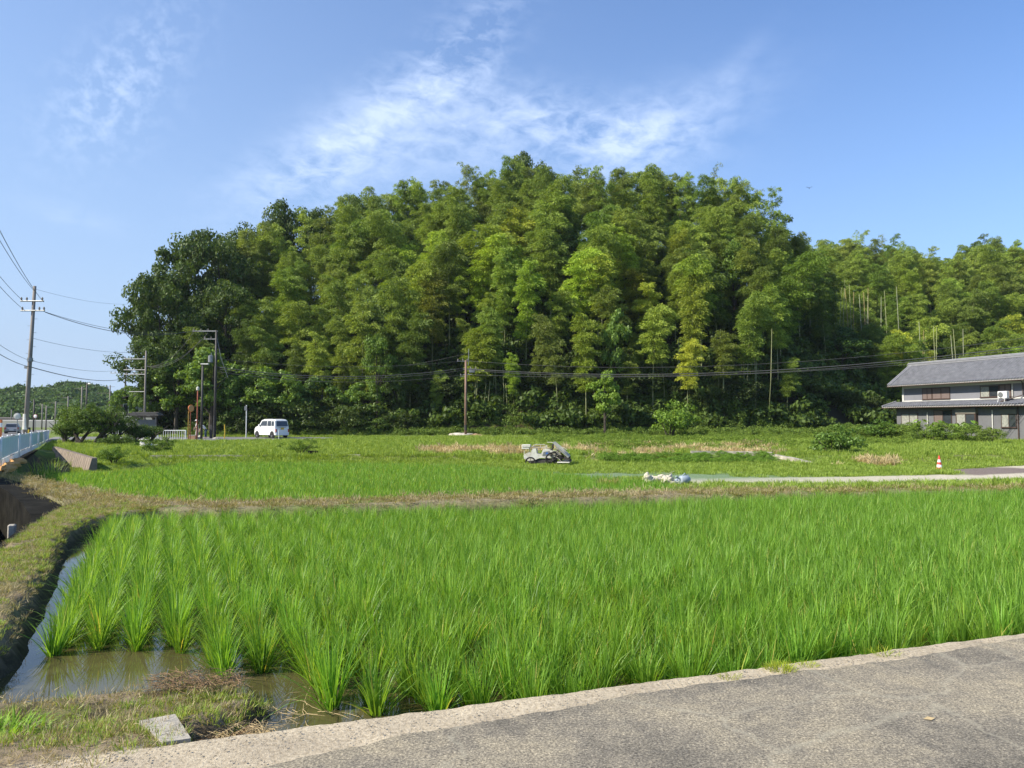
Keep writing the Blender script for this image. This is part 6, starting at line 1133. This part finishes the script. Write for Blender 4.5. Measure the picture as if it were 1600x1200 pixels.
# vine-grown small house, guard wall, far roofs
def small_house():
    p = at(207, 680, 79); e = empty('small_house', (p.x, p.y, gz(p.x, p.y)), .1, 'small pale house overgrown by creepers behind the shelter', 'house'); m = MB(); m.box(-2.2, 2.0, 0, 3, -.3, 3.7); m.build('wall', simple('house_pale', (.45, .47, .48), .8, .1, 2), e); m = MB(); m.box(-1.6, .2, -.04, 0, 2.6, 3.6); m.build('brown_cladding', simple('cladding', (.33, .20, .12), .8, .2, 3), e)
    m = MB(); m.box(-1.0, .1, -.08, -.045, 2.0, 3.4); w = m.build('window', M_white, e); m = MB(); m.box(-.93, -.49, -.09, -.081, 2.08, 3.32); m.box(-.41, .03, -.09, -.081, 2.08, 3.32); m.build('pane', M_glass, w); m = MB(); m.prism([(-2.6, 3.65), (-.1, 4.3), (2.4, 3.65), (2.4, 3.55), (-.1, 4.2), (-2.6, 3.55)], -.4, 3.3); m.build('roof', M_darkpole, e)
small_house()
for px0, px1, Y, z0, z1, lb, mt in ((-20, 98, 190, -1, 1.55, 'long low grey roadside wall in the far left distance', simple('far_wall', (.32, .31, .29), .9, .12, .1)), (-30, 40, 205, 1.0, 2.3, 'long dark low roof above the far grey wall', simple('far_roof', (.12, .10, .10), .8, .2, .1))):
    a, b = at(px0, 660, Y), at(px1, 660, Y); m = MB(); m.box(0, b.x-a.x, 0, 2, z0, z1, bev=.2); o = m.build('far_wall' if z0 < 0 else 'far_roof', mt, None, False, (a.x, Y, 0)); tag(o, lb, 'wall' if z0 < 0 else 'building')
def far_car():
    p = at(19.5, 682, 105); e = empty('parked_car', (p.x, p.y, -.42), math.atan2(1, -.58), 'silver-grey station wagon seen from behind on the main road', 'car'); mc = simple('silver_paint', (.30, .31, .33), .35, .05, 2, metal=.3)
    m = MB(); yk = lambda z: .86 if z < .95 else .86-.22*(z-.95)/.55; prof = [(-2.2, .3), (-2.22, .8), (-2.05, 1.0), (-1.75, 1.48), (.3, 1.5), (1.0, 1.02), (2.1, .85), (2.2, .3)]; n = len(prof); V = [(x, c*yk(z), z) for c in (-1, 0, 1) for x, z in prof]
    m.add(V, [[a*n+i, a*n+(i+1) % n, (a+1)*n+(i+1) % n, (a+1)*n+i] for a in range(2) for i in range(n)]+[list(range(n-1, -1, -1)), [2*n+i for i in range(n)]]); m.build('body', mc, e)
    m = MB(); m.add([(-2.05, -.72, 1.04), (-2.05, .72, 1.04), (-1.79, .62, 1.42), (-1.79, -.62, 1.42)], [[3, 2, 1, 0]]); m.build('rear_window', M_glass, e).location = (-.02, 0, .01)
    for s in (-1, 1): m = MB(); m.box(-2.26, -2.1, s*.72-.1, s*.72+.1, .72, .98); m.build('tail_light', simple('lamp_red', (.5, .05, .03), .4), e)
    m = MB(); m.box(-2.25, -2.22, -.26, .26, .55, .70); m.build('number_plate', M_white, e); m = MB(); m.box(-2.28, -2.1, -.84, .84, .28, .48, bev=.03); m.build('bumper', M_darkpole, e)
    for s in (-1, 1):
        for x in (-1.3, 1.35): m = MB(); m.lathe([(.2, -.1), (.31, -.1), (.31, .1), (.2, .1)], 18, (x, s*.76, .31), axis='y'); m.build('wheel', M_black, e)
far_car()
# ---------------------------------------------------------------- people by the roadside
def skin_mesh(name, joints, edges, mat, parent, sub=2):
    me = bpy.data.meshes.new(name); me.from_pydata([j[:3] for j in joints], edges, []); me.materials.append(mat); o = link(name, me, parent); md = o.modifiers.new('skin', 'SKIN'); md.use_smooth_shade = True
    for i, j in enumerate(joints):
        sv = me.skin_vertices[0].data[i]; sv.radius = (j[3], j[4] if len(j) > 4 else j[3]); sv.use_root = (i == 0)
    s = o.modifiers.new('sub', 'SUBSURF'); s.levels = 1; s.render_levels = sub; return o
M_skin = simple('skin', (.45, .28, .20), .6, .05, 3); M_shirt = simple('white_cloth', (.72, .72, .70), .85, .06, 6); M_navy = simple('dark_blue_cloth', (.03, .06, .10), .85, .2, 6); M_hair = simple('dark_hair', (.02, .017, .015), .7, .2, 20); M_ltrous = simple('light_trousers', (.55, .52, .48), .85, .1, 6)
def person(px_, Y, rz, bend, shirt, trous, hat, lb, h=1.6):
    x = (px_-800)/F*Y; e = empty('person', (x, Y, gz(x, Y)+.05), rz, lb, 'person'); s = h/1.6; b = bend; hip = Vector((0, 0, .86*s)); tor = Vector((math.sin(b), 0, math.cos(b))); ch = hip+tor*.42*s; nk = hip+tor*.52*s; hd_ = nk+Vector((math.sin(b*.8), 0, math.cos(b*.8)))*.17*s
    J = [(*hip, .125*s, .11*s), (*(hip+tor*.2*s), .12*s, .10*s), (*ch, .14*s, .10*s), (*nk, .052*s), (*(nk+(hd_-nk)*.55), .06*s), (*hd_, .088*s, .1*s), (*(hd_+(hd_-nk)*.45), .055*s)]; E = [(0, 1), (1, 2), (2, 3), (3, 4), (4, 5), (5, 6)]
    Lg = []; Ar = []
    for sd in (-1, 1):
        k = len(J); fw = .08*sd; J += [(0, sd*.09*s, .8*s, .085*s), (fw*.5+.02, sd*.10*s, .45*s, .058*s), (fw, sd*.11*s, .08*s, .042*s), (fw+.15, sd*.12*s, .035*s, .035*s)]; E += [(0, k), (k, k+1), (k+1, k+2), (k+2, k+3)]; Lg.append(k)
        k = len(J); sh = ch+Vector((0, sd*.17*s, .05*s)); el_ = sh+Vector((.06+.1*b, sd*.05, -.27*s)); wr = el_+Vector((.14, -sd*.03, -.20*s)); J += [(*sh, .05*s), (*el_, .04*s), (*wr, .03*s), (*(wr+Vector((.03, 0, -.07))), .03*s, .018*s), (*(wr+Vector((.05, 0, -.15))), .016*s, .012*s), (*(wr+Vector((.02, -sd*.045, -.10))), .012*s)]; E += [(2, k), (k, k+1), (k+1, k+2), (k+2, k+3), (k+3, k+4), (k+3, k+5)]; Ar.append(k)
    skin_mesh('body', J, E, M_skin, e)
    sj = [(*hip, .14*s, .125*s), (*(hip+tor*.2*s), .135*s, .12*s), (*ch, .155*s, .118*s), (*(nk-tor*.03*s), .07*s)]; se = [(0, 1), (1, 2), (2, 3)]
    for k in Ar: q = len(sj); sj += [(*J[k][:3], .068*s), (*J[k+1][:3], .056*s)]; se += [(2, q), (q, q+1)]
    skin_mesh('shirt', sj, se, shirt, e); tj = [(*(hip+Vector((0, 0, .03))), .135*s, .125*s)]; te = []
    for k in Lg: q = len(tj); tj += [(*J[k][:3], .10*s), (*J[k+1][:3], .075*s), (J[k+2][0], J[k+2][1], .12*s, .06*s)]; te += [(0, q), (q, q+1), (q+1, q+2)]
    skin_mesh('trousers', tj, te, trous, e); up = (hd_-nk).normalized()
    m = MB(); Mt = Matrix.Translation(hd_+up*.03*s) @ up.to_track_quat('Z', 'X').to_matrix().to_4x4(); vs = MB()
    vs.lathe([(.100*s, -.02*s), (.108*s, .03*s), (.09*s, .08*s), (.03*s, .11*s)], 14) if not hat else vs.lathe([(.19*s, -.005), (.19*s, .012), (.105*s, .02), (.10*s, .09*s), (.05*s, .11*s)], 16)
    m.add([Mt @ Vector(v) for v in vs.v], vs.f); m.build('hat' if hat else 'hair', M_shirt if hat else M_hair, e, True); m = MB(); f_ = up.cross(Vector((0, 1, 0))).normalized(); f_ = f_ if f_.x > 0 else -f_
    c = hd_+f_*.088*s; m.add([c+Vector((0, -.012, -.01)), c+Vector((0, .012, -.01)), c+f_*.02+Vector((0, 0, -.02)), c+up*.03], [[0, 2, 3], [2, 1, 3], [0, 1, 2]]); m.build('nose', M_skin, e)
person(309, 68.5, math.radians(200), .08, M_shirt, M_ltrous, True, 'person in white shirt and white hat standing behind the red post', 1.62)
person(322.5, 67.8, math.radians(215), .75, M_shirt, M_navy, False, 'person in white top and dark blue trousers bending forward by the poles', 1.55)
x, y, z = onf(300, 681, 66); e = empty('cardboard_box', (x, y, z+.04), .2, 'orange-beige box on the ground left of the red post', 'box'); m = MB(); m.box(-.3, .3, -.2, .2, 0, .34, bev=.015); m.build('carton', simple('carton', (.62, .34, .18), .85, .12, 5), e); m = MB(); m.box(-.31, .31, -.21, .21, .341, .37, bev=.01); m.build('lid', M_dirtywhite, e)
x, y, z = onf(312.5, 680, 66.4); lump('white_bag', x, y, z+.04, .18, .16, .36, M_sack, 'white bag standing right of the red post', 'bag', 61, 0, .5); x, y, z = onf(337.5, 681, 67); lump('white_bag', x, y, z+.04, .25, .16, .14, M_sack, 'flat white bag lying at the foot of the transformer pole', 'bag', 62, 0, .5)
x, y, z = onf(329.8, 678, 69); m = MB(); m.box(-.12, .12, -.1, .1, -.1, 1.25, bev=.03); o = m.build('dark_bin', M_darkpole, None, False, (x, y, z)); tag(o, 'narrow dark bin between bending person and transformer pole', 'bin')
# bird
p = at(1264.5, 294, 60); m = MB(); m.tube([(-.12, 0, 0), (-.03, 0, .01), (.06, 0, 0), (.13, 0, .01)], [.01, .035, .03, .008], 6); m.add([(-.03, 0, .02), (.05, 0, .02), (.0, .24, .12), (-.04, .2, .12), (.0, -.24, .10), (-.04, -.2, .10)], [[0, 1, 2, 3], [1, 0, 5, 4]]); o = m.build('bird', M_black, None, False, tuple(p), 1.2); tag(o, 'tiny dark bird flying in the blue sky right of the hill', 'bird')
# ---------------------------------------------------------------- the air
def build_haze():
    m = MB(); m.box(-1200, 1300, -200, 1400, -8, 75); mt = bpy.data.materials.new('haze'); mt.use_nodes = True; nt = mt.node_tree
    for n in list(nt.nodes): nt.nodes.remove(n)
    out = nt.nodes.new('ShaderNodeOutputMaterial'); v = nt.nodes.new('ShaderNodeVolumePrincipled'); v.inputs['Density'].default_value = .00013; v.inputs['Color'].default_value = (.80, .88, 1.0, 1); v.inputs['Anisotropy'].default_value = .2
    nt.links.new(v.outputs[0], out.inputs['Volume']); o = m.build('haze', mt); tag(o, None, None, None, 'stuff')
build_haze()
